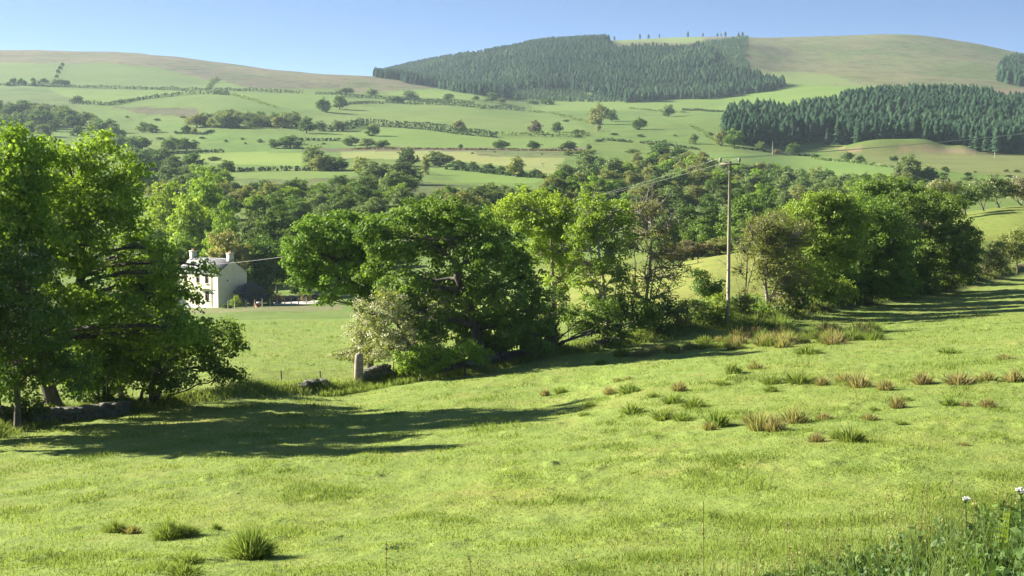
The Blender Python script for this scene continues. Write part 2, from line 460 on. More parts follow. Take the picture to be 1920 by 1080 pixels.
# rough ground: rush, heather and bracken mottling, strength stored with each field
n_r1 = noise(.045, 6, (1, .6, 1), .7); n_r2 = noise(.25, 4, (1, .5, 1), .7)
rr = n.new('ShaderNodeMath'); rr.operation = 'ADD'; rr.use_clamp = True
l.new(rng(n_r1.outputs['Fac'], .47, .60, 0, .8), rr.inputs[0]); l.new(rng(n_r2.outputs['Fac'], .5, .68, 0, .6), rr.inputs[1])
c5 = cmix(mul(rr.outputs[0], ca.outputs['Alpha']), c4, cmix(1, c4, (.60, .56, .60), 'MULTIPLY'))
n_h = noise(.0085, 8, (1, .45, 1), .68); n_h2 = noise(.03, 6, (.5, 1, 1), .7)
c5 = cmix(mul(rng(n_h.outputs['Fac'], .47, .60, 0, 1.3), ca.outputs['Alpha']), c5, cmix(1, c5, (.78, .98, .72), 'MULTIPLY'))
c5 = cmix(mul(rng(n_h2.outputs['Fac'], .50, .66, 0, .9), ca.outputs['Alpha']), c5, cmix(1, c5, (1.22, 1.12, 1.05), 'MULTIPLY'))
c5 = cmix(rng(n_h2.outputs['Fac'], .40, .56, .35, 0), c5, cmix(1, c5, (.84, .90, .86), 'MULTIPLY'))
l.new(c5, bs.inputs['Base Color'])
bp = n.new('ShaderNodeBump'); bp.inputs['Strength'].default_value = .5; bp.inputs['Distance'].default_value = .3
l.new(n_sm.outputs['Fac'], bp.inputs['Height'])
bp2 = n.new('ShaderNodeBump'); bp2.inputs['Strength'].default_value = .6; bp2.inputs['Distance'].default_value = .03
l.new(n_fine.outputs['Fac'], bp2.inputs['Height']); l.new(bp.outputs[0], bp2.inputs['Normal'])
l.new(bp2.outputs[0], bs.inputs['Normal'])
l.new(bs.outputs[0], out.inputs['Surface'])

gme = mesh_np('ground', GV, [GQ], [gm], smooth_sh=True)
gu, gv = proj(GV[:, 0], GV[:, 1], GV[:, 2]); gy = GV[:, 1]; gx = GV[:, 0]
C = np.zeros((len(GV), 4)); C[:] = (.16, .23, .052, .4)
NEARF = (.212, .272, .062, .0)
C[gy < 165] = NEARF
def paint(P, c, d0=300, d1=5000):
    m = (gy > d0) & (gy < d1)
    k = np.nonzero(m)[0]
    jit = 1.6
    uu = gu[k] + jit * (vnoise(gx[k] / 25, gy[k] / 25, 71) - .5) * 2
    vv = gv[k] + jit * (vnoise(gx[k] / 25, gy[k] / 25, 77) - .5)
    k = k[poly_mask(uu, vv, P)]
    C[k] = c
MOOR = (.20, .18, .10, .9); MOOR2 = (.195, .20, .09, .8)
GRN = (.155, .232, .056, .32); BRT = (.185, .272, .06, .22); PALE = (.21, .27, .085, .2); YEL = (.30, .33, .11, .2); ROUGH = (.15, .19, .06, .8)
HEATH = (.15, .145, .08, 1.0)
paint([(-900, -50), (2700, -50), (2700, 185), (1960, 190), (1700, 162), (1400, 158), (1180, 150), (900, 170), (830, 163), (690, 174), (600, 166), (460, 166), (392, 150), (300, 128), (200, 118), (-900, 122)], MOOR, 1250)
paint([(290, 118), (400, 128), (520, 148), (640, 158), (640, 166), (470, 165), (400, 150), (340, 130)], HEATH, 1250)
paint([(1380, 60), (1960, 60), (1960, 190), (1740, 165), (1560, 160), (1410, 150)], MOOR2, 1250)
paint([(1395, 140), (1480, 134), (1560, 140), (1620, 160), (1480, 162), (1420, 152)], PALE, 1250)
paint([(1560, 158), (1960, 168), (1960, 190), (1700, 178)], (.25, .19, .12, .4), 1250)
paint([(1140, 66), (1330, 62), (1310, 82), (1200, 78), (1150, 82)], PALE, 1250)
paint([(-900, 121), (190, 119), (290, 132), (392, 153), (392, 170), (-900, 156)], (.155, .225, .065, .15), 900)
paint([(393, 168), (410, 148), (455, 163), (570, 173), (430, 175)], GRN, 900)
paint([(90, 166), (392, 171), (392, 176), (270, 185), (200, 196), (140, 192)], BRT, 700)
paint([(440, 177), (640, 177), (640, 205), (545, 206), (500, 193)], BRT, 700)
paint([(230, 196), (330, 180), (430, 179), (510, 202), (380, 206)], GRN, 700)
paint([(210, 200), (370, 204), (375, 220), (270, 214)], HEATH, 600)
paint([(-900, 160), (90, 166), (150, 192), (130, 210), (-900, 215)], (.14, .20, .06, .6), 600)
paint([(150, 204), (210, 204), (340, 225), (420, 246), (200, 246), (160, 230)], GRN, 500)
paint([(715, 175), (840, 163), (915, 172), (900, 188), (770, 182)], BRT, 900)
paint([(640, 180), (890, 194), (1040, 208), (1000, 212), (720, 196), (640, 196)], GRN, 700)
paint([(560, 212), (720, 195), (985, 209), (1110, 235), (1090, 246), (920, 250), (780, 235), (690, 229), (560, 242)], (.175, .25, .062, .3), 600)
paint([(640, 246), (700, 238), (800, 243), (920, 258), (1100, 262), (1080, 278), (660, 277), (560, 262)], BRT, 500)
paint([(1000, 190), (1280, 187), (1480, 160), (1720, 160), (1700, 175), (1480, 205), (1000, 208)], BRT, 700)
paint([(1060, 210), (1360, 209), (1360, 272), (1120, 262)], (.155, .23, .055, .45), 600)
paint([(390, 246), (640, 262), (640, 284), (430, 284), (340, 270)], (.175, .26, .06, .5), 500)
paint([(345, 286), (565, 285), (568, 311), (450, 309), (375, 302)], (.25, .33, .07, .25), 400)
paint([(425, 323), (700, 320), (700, 328), (560, 336), (430, 334)], BRT, 350)
paint([(430, 334), (560, 336), (700, 328), (840, 345), (1000, 350), (840, 372), (520, 366)], ROUGH, 300)
paint([(565, 277), (1100, 277), (1100, 284), (565, 284)], (.20, .17, .10, .8), 500)
paint([(640, 284), (760, 283), (900, 284), (1060, 290), (1050, 328), (960, 314), (860, 302), (640, 296)], YEL, 400)
paint([(880, 282), (1090, 284), (1060, 297), (900, 292)], (.20, .215, .085, .9), 400)
paint([(790, 313), (860, 312), (1040, 332), (1000, 343), (860, 340)], (.185, .275, .058, .15), 350)
paint([(1300, 284), (1530, 292), (1670, 310), (1690, 340), (1560, 330), (1440, 316), (1300, 296)], (.18, .275, .065, .1), 350)
paint([(1530, 278), (1830, 276), (1960, 290), (1960, 335), (1700, 315), (1560, 296)], (.20, .225, .075, .4), 350)
paint([(1560, 276), (1630, 277), (1590, 288)], (.36, .26, .15, .2), 700, 900)
paint([(1640, 268), (1740, 268), (1760, 286), (1690, 280)], (.30, .255, .12, .4), 700, 900)
paint([(1730, 276), (1830, 278), (1830, 290), (1740, 288)], (.33, .26, .15, .3), 700, 900)
# olive slope of the field up on the right, and the knoll behind the hedge
C[(gy > 165) & (gy < 260) & (gu > 1000)] = (.20, .25, .055, .35)
k = (gy > 118) & (gy < 215) & (gu > 1040) & (gu < 1480)
C[k] = (.27, .29, .07, .3)
# worn and lush ground near: under the hedge the grass grows thin over brown earth
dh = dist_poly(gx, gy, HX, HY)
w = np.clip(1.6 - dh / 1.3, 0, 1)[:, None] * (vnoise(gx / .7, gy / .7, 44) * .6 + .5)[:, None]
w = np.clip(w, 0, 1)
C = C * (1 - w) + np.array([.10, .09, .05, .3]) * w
# coarse strip along the garden edge
k = (gy > 188) & (gy < 200) & (gu < 640) & (gu > 300)
C[k] = (.21, .22, .095, .4)
C[:, :3] *= np.where(gy > 260, .68, .74)[:, None]
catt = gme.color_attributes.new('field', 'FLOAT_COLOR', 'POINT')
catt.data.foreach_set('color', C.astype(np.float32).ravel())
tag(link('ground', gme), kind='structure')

# ------------------------------------------------------------------ foliage
def leaves_at(P, size, outward=None, up=.35, rng=RNG, aspect=.7, spread=1.0):
    """one rhombic leaf (4 corners) per point, folded slightly"""
    n_ = len(P)
    nn = rng.normal(size=(n_, 3)) * spread
    nn[:, 2] += up
    if outward is not None: nn += outward * .7
    nn = unit(nn)
    t = unit(np.cross(nn, rng.normal(size=(n_, 3))))
    b = np.cross(nn, t)
    L = (size * (.6 + .8 * rng.random(n_)))[:, None]
    V = np.stack([P - t * L * .5, P + b * L * aspect * .5 - t * L * .06, P + t * L * .5, P - b * L * aspect * .5 - t * L * .06], 1)
    return V.reshape(-1, 3), np.arange(n_ * 4).reshape(-1, 4)

def clumps_in(blobs, dens, crad, rng):
    """blobs: (cx,cy,cz,rx,ry,rz); returns clump centres, outward dirs, blob ids"""
    Cs, Os, Ids = [], [], []
    for i, (cx, cy, cz, rx, ry, rz) in enumerate(blobs):
        area = (rx * rz + rx * ry + ry * rz) * 4.2
        k = max(3, int(dens * area / (crad * crad * 3.1)))
        d = unit(rng.normal(size=(k, 3)))
        r = rng.random(k) ** .38 * (1 + .13 * rng.normal(size=k))
        # boughs: pull directions towards a few random spokes so the outline gets lobes
        p = np.array([cx, cy, cz]) + d * r[:, None] * np.array([rx, ry, rz])
        Cs.append(p); Os.append(d); Ids.append(np.full(k, i))
    return np.concatenate(Cs), np.concatenate(Os), np.concatenate(Ids)

def leaf_cloud(Cc, Oc, crad, per, size, rng, flat=.6, sparse=0.0):
    k = len(Cc)
    rad = crad * (.55 + .8 * rng.random(k))
    cnt = np.maximum(4, (per * (.5 + rng.random(k)) * (rad / crad) ** 1.5)).astype(int)
    if sparse: cnt = np.where(rng.random(k) < sparse, cnt // 4, cnt)
    ids = np.repeat(np.arange(k), cnt)
    m = len(ids)
    d = unit(rng.normal(size=(m, 3)))
    off = d * (rng.random(m) ** .5 * rad[ids])[:, None] * np.array([1, 1, flat])
    # drooping edges
    off[:, 2] -= (off[:, 0] ** 2 + off[:, 1] ** 2) / (rad[ids] + .01) * .25
    P = Cc[ids] + off
    ct = rng.random(k)
    tone = np.clip(.15 + .5 * ct[ids] + .35 * rng.random(m), 0, 1)
    V, Q = leaves_at(P, np.full(m, size), unit(Oc[ids] * .5 + d * 1.1), up=.3, rng=rng, spread=.5)
    return V, Q, np.repeat(tone, 4)

def add_branches(mb, p0, blobs, Cc, Ids, r0, rng, twig_share=.5, trunk_pts=None, twig_r=.022, limb_r=.35, sides=6):
    """trunk from p0 through trunk_pts, limbs to blobs, twigs to clumps"""
    tp = [np.asarray(p0, float)] + [np.asarray(q, float) for q in trunk_pts]
    pts = []
    for a, b in zip(tp[:-1], tp[1:]):
        for t in np.linspace(0, 1, 5)[:-1]: pts.append(a + (b - a) * t)
    pts.append(tp[-1]); pts = np.array(pts)
    pts[1:-1] += rng.normal(size=(len(pts) - 2, 3)) * r0 * .18
    rr = r0 * (1 - .62 * np.linspace(0, 1, len(pts))); rr[0] *= 1.5; rr[1] *= 1.1
    mb.tube(pts, rr, 8)
    for i, (cx, cy, cz, rx, ry, rz) in enumerate(blobs):
        c = np.array([cx, cy, cz])
        cand = pts[len(pts) // 3:]
        dd = np.linalg.norm(cand - c, axis=1) + np.maximum(0, cand[:, 2] - c[2] + .3) * 3
        j = int(np.argmin(dd)); a = cand[j]
        ra = rr[len(pts) // 3 + j] * .62
        mid = (a + c) / 2 + np.array([0, 0, .12 * np.linalg.norm(c - a)]) + rng.normal(size=3) * .12 * np.linalg.norm(c - a)
        lb = bez(a, mid, c, 8); lb[1:-1] += rng.normal(size=(6, 3)) * .05
        lr = np.linspace(max(ra, .04), max(ra * limb_r, .025), 8)
        mb.tube(lb, lr, sides)
        mine = np.nonzero(Ids == i)[0]
        kk = mine[rng.random(len(mine)) < twig_share]
        for q in kk:
            e = Cc[q]
            s_ = lb[rng.integers(2, 8)]
            m2 = (s_ + e) / 2 + rng.normal(size=3) * .15 * np.linalg.norm(e - s_) + np.array([0, 0, .1 * np.linalg.norm(e - s_)])
            tb = bez(s_, m2, e, 5)
            mb.tube(tb, np.linspace(twig_r * 1.6, twig_r * .4, 5), 3, cap=False)

def px_blobs(bl, d, base):
    """crown lobes given as they read in the photograph, set at their true distance, relative to the tree's foot"""
    out = []
    us = [b[0] for b in bl]; half = min(4.2, .5 * (max(us) - min(us)) * d / F * .75)
    dr = random.Random(int(d * 100) + len(bl))
    for q_, b in enumerate(bl):
        u, v, ru, rv = b[:4]
        edge = 1 - .6 * abs((u - (max(us) + min(us)) / 2) / (max(us) - min(us) + 1)) * 2
        dd = b[4] if len(b) > 4 else half * edge * (dr.uniform(.25, 1.0) * (1 if q_ % 2 else -.7))
        p = at(u, v, d + dd); k = (d + dd) / F
        rx, rz = ru * k, rv * k
        ry = min(rx, rz * 1.3) if len(b) < 6 else b[5]
        out.append((*(p - base), rx, ry, rz))
    return out

def near_tree(name, label, cat, d, ub, blobs, leafm, dens=1.0, crad=.55, per=46, size=.15, r0=.22, trunk=(), bark=BARK,
              twig=.5, sparse=0., second=None, seed=1, stems=None, group=None, twig_r=.02, bare=None):
    rng = np.random.default_rng(seed)
    dens *= DENS; size *= SIZE
    x = ray(ub, 650)[0] * d
    base = np.array([x, d, float(ground_z(x, d))])
    B = px_blobs(blobs, d, base)
    root = empty(name, base, label, cat, group)
    Cc, Oc, Ids = clumps_in(B, dens, crad, rng)
    ok = Cc[:, 2] > -.2
    Cc, Oc, Ids = Cc[ok], Oc[ok], Ids[ok]
    mb = MB()
    tp = [at(t[0], t[1], d + (t[2] if len(t) > 2 else 0)) - base for t in trunk]
    if not tp:
        c = np.mean([b[:3] for b in B], axis=0); tp = [c * np.array([.6, .6, .55])]
    add_branches(mb, (0, 0, -.3), B, Cc, Ids, r0, rng, twig, tp, twig_r)
    if stems:
        for (u1, v1, rr_) in stems:
            e = at(u1, v1, d + rng.uniform(-1.2, 1.2)) - base
            s_ = np.array([rng.normal() * .3, rng.normal() * .3, -.2])
            m2 = np.array([e[0] * .35, e[1] * .35, e[2] * .55])
            tb = bez(s_, m2, e, 9); tb[1:] += rng.normal(size=(8, 3)) * .04
            mb.tube(tb, np.linspace(rr_, rr_ * .3, 9), 5)
    if bare:   # leafless twigs sticking out of the crown
        k = rng.choice(len(Cc), min(len(Cc), bare), replace=False)
        for q in k:
            s_ = Cc[q] - Oc[q] * .8
            e = Cc[q] + unit(Oc[q] + np.array([0, 0, .9])) * rng.uniform(.7, 1.7)
            tb = bez(s_, (s_ + e) / 2 + rng.normal(size=3) * .15, e, 5)
            mb.tube(tb, np.linspace(twig_r * 1.2, twig_r * .35, 5), 3, cap=False)
            for w in range(3):
                a = tb[rng.integers(1, 4)]; f = a + unit(rng.normal(size=3) + np.array([0, 0, 1.])) * rng.uniform(.3, .7)
                mb.tube([a, (a + f) / 2 + rng.normal(size=3) * .04, f], [twig_r * .6, twig_r * .5, twig_r * .3], 3, cap=False)
    mb.build('trunk', bark, root, smooth_sh=True)
    V, Q, T = leaf_cloud(Cc, Oc, crad, per, size, rng, sparse=sparse)
    link('crown', mesh_np('crown', V, [Q], [leafm], tone=T), root)
    if second:      # blossom or ivy scattered on the outside of some clumps
        smat, sname, share, sper, ssize, region = second
        k = rng.random(len(Cc)) < share
        if region is not None:
            wp = Cc + base; pu, pv = proj(wp[:, 0], wp[:, 1], wp[:, 2])
            k &= ((pu - region[0]) / region[2]) ** 2 + ((pv - region[1]) / region[3]) ** 2 < 1
        if k.any():
            V, Q, T = leaf_cloud(Cc[k] + Oc[k] * .12, Oc[k], crad, sper, ssize, rng)
            link(sname, mesh_np(sname, V, [Q], [smat], tone=T), root)
    TREE_LEAVES.append((label[:40], sum(len(c.data.polygons) for c in root.children)))
    return root
TREE_LEAVES = []
DENS, SIZE = 1.8, 1.12

# ---- left clump
near_tree('ash_tree', 'tall ash tree cut off by the left edge of the photo, forked dark trunk', 'tree', 62, -22,
    [(15,330,75,60),(60,285,50,42),(20,265,45,28),(-60,400,90,120),(45,440,80,80),(-20,540,90,80),(60,380,60,50),(-50,640,80,80),(40,600,60,50),(60,340,50,50),(10,700,60,50)],
    L_ASH, 1.05, .55, 50, .15, .34, [(-12,650),(15,540),(35,430,.5)], seed=11, second=(L_DARK,'ivy',.35,50,.13,(20,600,90,190)), twig_r=.024)
near_tree('ash_tree', 'ash outside the left edge, of which only a few branch ends and the shadow show', 'tree', 53.5, -230,
    [(-200,330,95,70),(-250,420,110,90),(-150,430,85,80),(-200,540,120,90),(-130,600,70,60),(-190,270,60,45)],
    L_ASH, 1.0, .6, 46, .2, .34, [(-208,650),(-200,500)], seed=16, twig=.3)
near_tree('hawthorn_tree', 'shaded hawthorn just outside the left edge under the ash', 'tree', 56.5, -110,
    [(-100,640,80,70),(-160,700,80,60),(-60,560,60,60),(-130,560,70,60),(-110,480,70,60),(-100,410,60,60)], L_DARK, 1.0, .55, 46, .18, .18, [(-110,700)], seed=17, twig=.2)  # unseen tree; upper lobes added to fill a gap in the field shadow
near_tree('ash_tree', 'second ash outside the left edge, showing only in its shadow and branch tips', 'tree', 58.5, -150,  # unseen ash, added to close a lit streak in the left shadow
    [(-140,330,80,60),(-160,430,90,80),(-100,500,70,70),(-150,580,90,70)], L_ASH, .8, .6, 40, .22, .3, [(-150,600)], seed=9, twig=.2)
near_tree('ash_tree', 'tall ash with leaning trunk on the field bank, in front of the white house', 'tree', 65.5, 100,
    [(150,290,60,42),(95,300,40,36),(60,380,50,60),(30,470,60,60),(140,380,60,60),(60,620,60,60),(140,680,50,40),(185,262,30,22),(230,325,52,48),(110,350,50,50),(190,380,75,58),(245,400,42,60),(150,460,70,55),(230,480,60,60),
     (90,450,45,50),(270,540,60,45),(195,560,70,50),(320,560,38,30),(345,610,60,40),(372,498,34,12),(318,520,34,30),(352,552,26,22),(300,470,30,30),(60,520,50,50),(120,560,55,45),(265,630,70,45)],
    L_ASH, 1.1, .55, 52, .145, .40, [(82,690),(118,600),(150,520),(165,420)], seed=12, twig=.6)
near_tree('hazel_tree', 'low spreading many-stemmed dark tree, branches reaching right over the sunlit pasture', 'tree', 69.5, 285,
    [(230,660,75,55),(310,640,65,55),(370,625,50,42),(405,650,45,38),(300,705,90,36),(190,700,60,45),(425,615,32,18),(445,640,22,14),(412,695,40,24),(250,600,60,40),(440,700,22,13)],
    L_OAK, 1.1, .5, 50, .135, .20, [(287,720),(292,690)], seed=13, twig=.5,
    stems=[(262,690,.11),(276,680,.12),(300,680,.12),(318,695,.10),(250,700,.08),(345,690,.09),(435,705,.07)])
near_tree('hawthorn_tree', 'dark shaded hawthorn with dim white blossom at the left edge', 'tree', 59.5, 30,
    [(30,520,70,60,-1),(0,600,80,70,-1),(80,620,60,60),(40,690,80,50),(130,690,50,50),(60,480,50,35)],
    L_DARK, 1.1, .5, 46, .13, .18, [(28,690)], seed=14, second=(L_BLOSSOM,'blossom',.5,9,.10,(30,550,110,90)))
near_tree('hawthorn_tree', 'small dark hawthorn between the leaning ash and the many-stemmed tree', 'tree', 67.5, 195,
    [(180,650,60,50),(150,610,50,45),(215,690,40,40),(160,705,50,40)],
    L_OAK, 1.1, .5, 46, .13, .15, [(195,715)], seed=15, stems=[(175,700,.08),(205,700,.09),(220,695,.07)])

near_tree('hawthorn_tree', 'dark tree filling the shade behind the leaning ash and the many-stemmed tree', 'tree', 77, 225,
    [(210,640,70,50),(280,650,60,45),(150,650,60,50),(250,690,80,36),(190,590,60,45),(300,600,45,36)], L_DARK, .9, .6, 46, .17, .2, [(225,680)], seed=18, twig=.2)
near_tree('bramble_bush', 'low dark bramble on the wall at the bottom left corner of the trees', 'bush', 61.0, 40, [(30,768,40,16),(65,764,36,16)], L_DARK, 1.0, .4, 40, .13, .05, [(40,775)], seed=19)
near_tree('bramble_bush', 'low dark bramble between the leaning trunk and the many-stemmed tree', 'bush', 67.2, 200, [(170,752,36,14),(215,750,40,16)], L_DARK, 1.0, .4, 40, .13, .05, [(200,760)], seed=20)

# ---- middle clump
near_tree('oak_tree', 'big round dark green oak in the middle of the hedge line', 'tree', 88.5, 905,
    [(800,402,70,34),(755,420,45,35),(860,408,60,36),(905,440,45,35),(740,465,55,38),(820,462,75,45),(900,485,60,45),(955,470,38,42),(700,440,36,28),
     (985,520,40,48),(930,550,65,48),(840,540,75,50),(760,540,55,42),(1005,580,34,42),(960,610,55,40),(870,610,75,42),(800,600,45,35),(700,505,40,30),(1010,630,35,28),(910,650,50,25)],
    L_OAK, .86, .5, 54, .165, .42, [(895,620),(860,520),(845,450)], seed=21, twig=.4)
near_tree('sycamore_tree', 'brighter green sycamore reaching out left of the big oak', 'tree', 93, 690,
    [(600,432,50,30),(640,415,35,25),(570,465,40,36),(625,475,48,35),(560,505,30,28),(600,525,45,32),(655,520,45,35),(612,556,20,14),(695,480,42,38),(705,425,42,26),(640,450,40,36),(680,450,36,34),(690,560,35,28)],
    leaf_mat('sycamore_leaves', (.045, .10, .014), (.19, .30, .04), .38), 1.1, .5, 50, .16, .26, [(700,620),(690,540)], seed=22, twig=.45)
near_tree('hawthorn_tree', 'cream blossoming hawthorn drooping beside the stone gatepost', 'tree', 86, 775,
    [(705,590,42,34),(680,625,38,34),(735,630,45,40),(665,660,38,22),(700,665,38,24),(765,590,42,38),(725,560,34,28),(775,640,40,34),(640,665,22,10),(800,610,36,34),(820,570,32,28)],
    L_OLIVE, .95, .42, 30, .11, .16, [(765,640),(740,600)], seed=23, second=(L_BLOSSOM,'blossom',.55,34,.10,(715,625,112,75)), twig=.5,
    stems=[(740,640,.07),(720,650,.06),(790,630,.06)])
near_tree('holly_bush', 'rounded fresh green bush at the foot of the blossoming hawthorn', 'bush', 82.9, 790,
    [(765,670,28,20),(800,660,34,22),(785,685,40,18),(825,672,24,18)], L_ASH, 1.2, .4, 46, .12, .08, [(790,685)], seed=24)
near_tree('holly_bush', 'low bright green bush under the big oak', 'bush', 83.6, 872,
    [(865,658,34,18),(895,662,26,16),(842,665,22,14)], L_ASH, 1.2, .4, 46, .12, .08, [(872,675)], seed=25)
near_tree('ash_tree', 'pale yellow-green ash rising behind the big oak', 'tree', 99, 1040,
    [(960,390,40,26),(1005,375,45,24),(1045,390,36,28),(930,410,32,26),(985,420,45,30),(1040,430,42,34),(1060,470,38,36),(1015,470,40,30),(1065,410,26,24),(1050,520,32,30)],
    L_LIME, 1.0, .5, 44, .15, .22, [(1038,560),(1035,480),(1030,420)], seed=26, twig=.7, bark=BARK_PALE)
near_tree('thorn_tree', 'dark forked thorn with a thick limb stretching right over the grass', 'tree', 91.6, 1030,
    [(1010,600,42,36),(970,630,38,26),(1040,565,28,34),(1030,625,26,20)], L_DARK, 1.0, .45, 44, .13, .24, [(1030,640),(1025,600)], seed=27,
    stems=[(1180,606,.13),(1110,618,.10),(1012,610,.15),(1048,600,.12),(1090,600,.08)])
near_tree('ash_tree', 'slender ash with pale bare stems, light green above and dark below', 'tree', 95, 1140,
    [(1110,385,36,26),(1150,400,34,30),(1090,425,34,28),(1130,445,36,32),(1080,470,24,22),(1160,470,28,28),(1135,500,34,26),(1110,420,40,30),(1170,430,24,30),(1095,520,26,24),(1165,520,26,28),(1125,550,34,24)],
    L_ASH, .72, .5, 40, .15, .17, [(1138,600),(1130,520),(1118,430)], seed=28, twig_r=.03, twig=.85, bark=BARK_PALE, stems=[(1100,500,.09),(1165,490,.08),(1095,440,.06)], bare=14)
near_tree('elder_bush', 'dark spreading elder under the slender ash', 'bush', 93.6, 1165,
    [(1120,580,46,28),(1175,575,45,30),(1100,612,36,22),(1205,600,34,24),(1150,620,40,20),(1215,575,24,20),(1070,590,22,20)],
    L_OAK, 1.0, .45, 44, .13, .12, [(1160,615)], seed=29, stems=[(1120,600,.07),(1190,600,.07),(1150,590,.08),(1085,600,.05)])
near_tree('half_dead_tree', 'half-bare tree with grey twigs and thin brownish leaf, left of the power pole', 'tree', 98, 1200,
    [(1190,400,40,26),(1225,395,34,24),(1250,425,36,30),(1205,440,36,30),(1262,470,28,26),(1225,480,36,28),(1180,460,26,26),(1255,520,26,22),(1210,520,34,26),(1190,550,28,22),(1240,555,26,20),(1275,500,22,20)],
    L_OLIVE, .6, .5, 24, .12, .17, [(1206,600),(1215,530),(1222,450)], seed=30, twig_r=.032, twig=1.0, bark=BARK_PALE, stems=[(1265,480,.08),(1190,470,.08),(1245,440,.07)], bare=110)
bush_lab = ['leftmost of the four low hedge bushes before the power pole, thin stems showing', 'low hedge bush, brown-green, right of the leftmost hedge bush',
            'low hedge bush with bright right side, third towards the power pole', 'bright green hedge bush at the foot of the power pole']
for k, (ub, d_, bl, mt) in enumerate([
    (1232, 96.0, [(1225,590,24,22),(1250,580,22,22),(1240,610,26,12)], L_HEDGE),
    (1272, 97.4, [(1265,575,26,22),(1290,580,24,22),(1278,602,28,14)], L_OLIVE),
    (1318, 98.8, [(1310,575,24,20),(1325,590,30,20),(1300,602,24,12)], L_OAK),
    (1358, 99.0, [(1345,570,22,22),(1365,585,24,26),(1340,598,26,16)], L_LIME)]):
    near_tree('hawthorn_bush', bush_lab[k], 'bush', d_, ub, bl, mt, 1.0, .4, 38, .11, .07, [(ub, 610)], seed=40 + k,
              stems=[(ub - 18, 590, .045), (ub + 16, 588, .05), (ub - 6, 580, .05), (ub + 5, 585, .04), (ub + 26, 596, .035)])
near_tree('hawthorn_bush', 'pale green bush just right of the foot of the power pole', 'bush', 102.5, 1392, [(1385,575,24,22),(1402,560,22,24),(1396,592,26,14)], L_OLIVE, .9, .42, 36, .12, .07, [(1392,590)], seed=57,
          stems=[(1380,570,.04),(1405,565,.04)])
near_tree('hawthorn_bush', 'bright green bush between the power pole and the olive willow', 'bush', 104.5, 1424, [(1418,572,24,22),(1432,585,22,16)], L_ASH, .9, .42, 36, .12, .07, [(1422,588)], seed=58)
near_tree('ivy_tree', 'small dark ivy-clad thorn just left of the pole base', 'tree', 103, 1332,
    [(1322,535,26,20),(1345,545,22,20),(1310,515,16,12)], L_DARK, 1.1, .4, 46, .12, .12, [(1330,570)], seed=45)
near_tree('sparse_tree', 'thin bare-stemmed tree right of the power pole', 'tree', 103.5, 1395,
    [(1395,470,20,24),(1410,440,24,26),(1388,510,18,18)], L_OLIVE, .7, .45, 26, .12, .10, [(1398,540),(1402,480)], seed=46, twig=1, bark=BARK, bare=30, stems=[(1380,520,.05),(1418,470,.05)])
near_tree('willow_tree', 'grey-olive willow with several leaning pale stems', 'tree', 106, 1442,
    [(1430,430,34,30),(1460,425,36,32),(1425,470,30,34),(1470,475,42,38),(1440,515,32,26),(1490,520,40,30),(1470,555,36,22),(1500,440,30,34),(1445,450,30,30)],
    L_OLIVE, 1.0, .48, 40, .125, .17, [(1436,540),(1440,480)], seed=47, twig=.9, bark=BARK_PALE, stems=[(1412,480,.08),(1465,490,.09),(1425,520,.07),(1485,530,.08)], bare=20)
near_tree('willow_tree', 'large yellow-green willow, brightest tree of the right-hand hedge', 'tree', 110, 1500,
    [(1545,378,48,26),(1510,400,45,30),(1575,390,45,32),(1495,440,48,36),(1550,430,60,40),(1600,415,40,35),(1520,485,55,38),(1585,470,50,38),(1510,530,50,30),(1560,545,50,26)],
    leaf_mat('willow_leaves', (.09, .15, .02), (.25, .33, .045), .4), 1.1, .5, 50, .14, .25, [(1510,540),(1530,460)], seed=48, twig=.4, stems=[(1490,540,.12),(1540,530,.12)])
near_tree('oak_tree', 'dark oak between the yellow-green willow and the last oak of the hedge', 'tree', 119, 1600,
    [(1625,400,45,32),(1600,450,50,42),(1660,430,45,36),(1640,480,55,42),(1690,470,34,38),(1590,510,45,34),(1650,525,55,34),(1610,550,50,24),(1690,530,34,30)],
    L_OAK, 1.1, .5, 50, .15, .30, [(1605,530),(1625,460)], seed=49, twig=.3, stems=[(1640,550,.12),(1580,550,.1)])
near_tree('oak_tree', 'broad dark oak with a white may-blossom patch, last big crown of the right-hand hedge', 'tree', 130, 1715,
    [(1690,385,45,28),(1735,378,45,26),(1775,390,38,28),(1720,425,55,38),(1785,430,42,40),(1818,450,24,32),(1750,475,60,40),(1805,490,34,30),(1700,490,45,38),(1770,520,50,24),(1725,530,50,22)],
    L_OAK, 1.1, .5, 48, .155, .30, [(1720,510),(1740,440)], seed=50, twig=.3, second=(L_BLOSSOM,'blossom',.8,24,.13,(1712,425,32,16)), stems=[(1760,520,.12)])
near_tree('oak_tree', 'green crown filling the gap between the yellow-green willow and the first right-hand oak', 'tree', 115.5, 1562,  # added oak: its shadow fills a lit stripe below the hedge
    [(1565,420,40,32),(1590,460,44,36),(1550,480,44,36),(1580,520,44,34),(1555,550,40,26)], L_OAK, .9, .55, 46, .18, .22, [(1562,520)], seed=55, twig=.2)
near_tree('oak_tree', 'green crown wedged between the two right-hand oaks', 'tree', 125.5, 1672,  # oak put in to shade the sunlit stripe between its neighbours
    [(1660,410,42,30),(1680,440,46,36),(1660,490,46,38),(1690,530,44,30),(1650,545,40,24)], L_OAK, .9, .55, 46, .18, .22, [(1672,510)], seed=56, twig=.2)
near_tree('sycamore_tree', 'rounded sycamore showing just above and behind the dark oak', 'tree', 150, 1665,
    [(1640,352,36,18),(1680,352,40,20),(1660,380,55,24),(1705,372,30,20),(1735,365,26,14)], L_OAK, 1.1, .6, 44, .19, .25, [(1665,420)], seed=51, twig=.2)
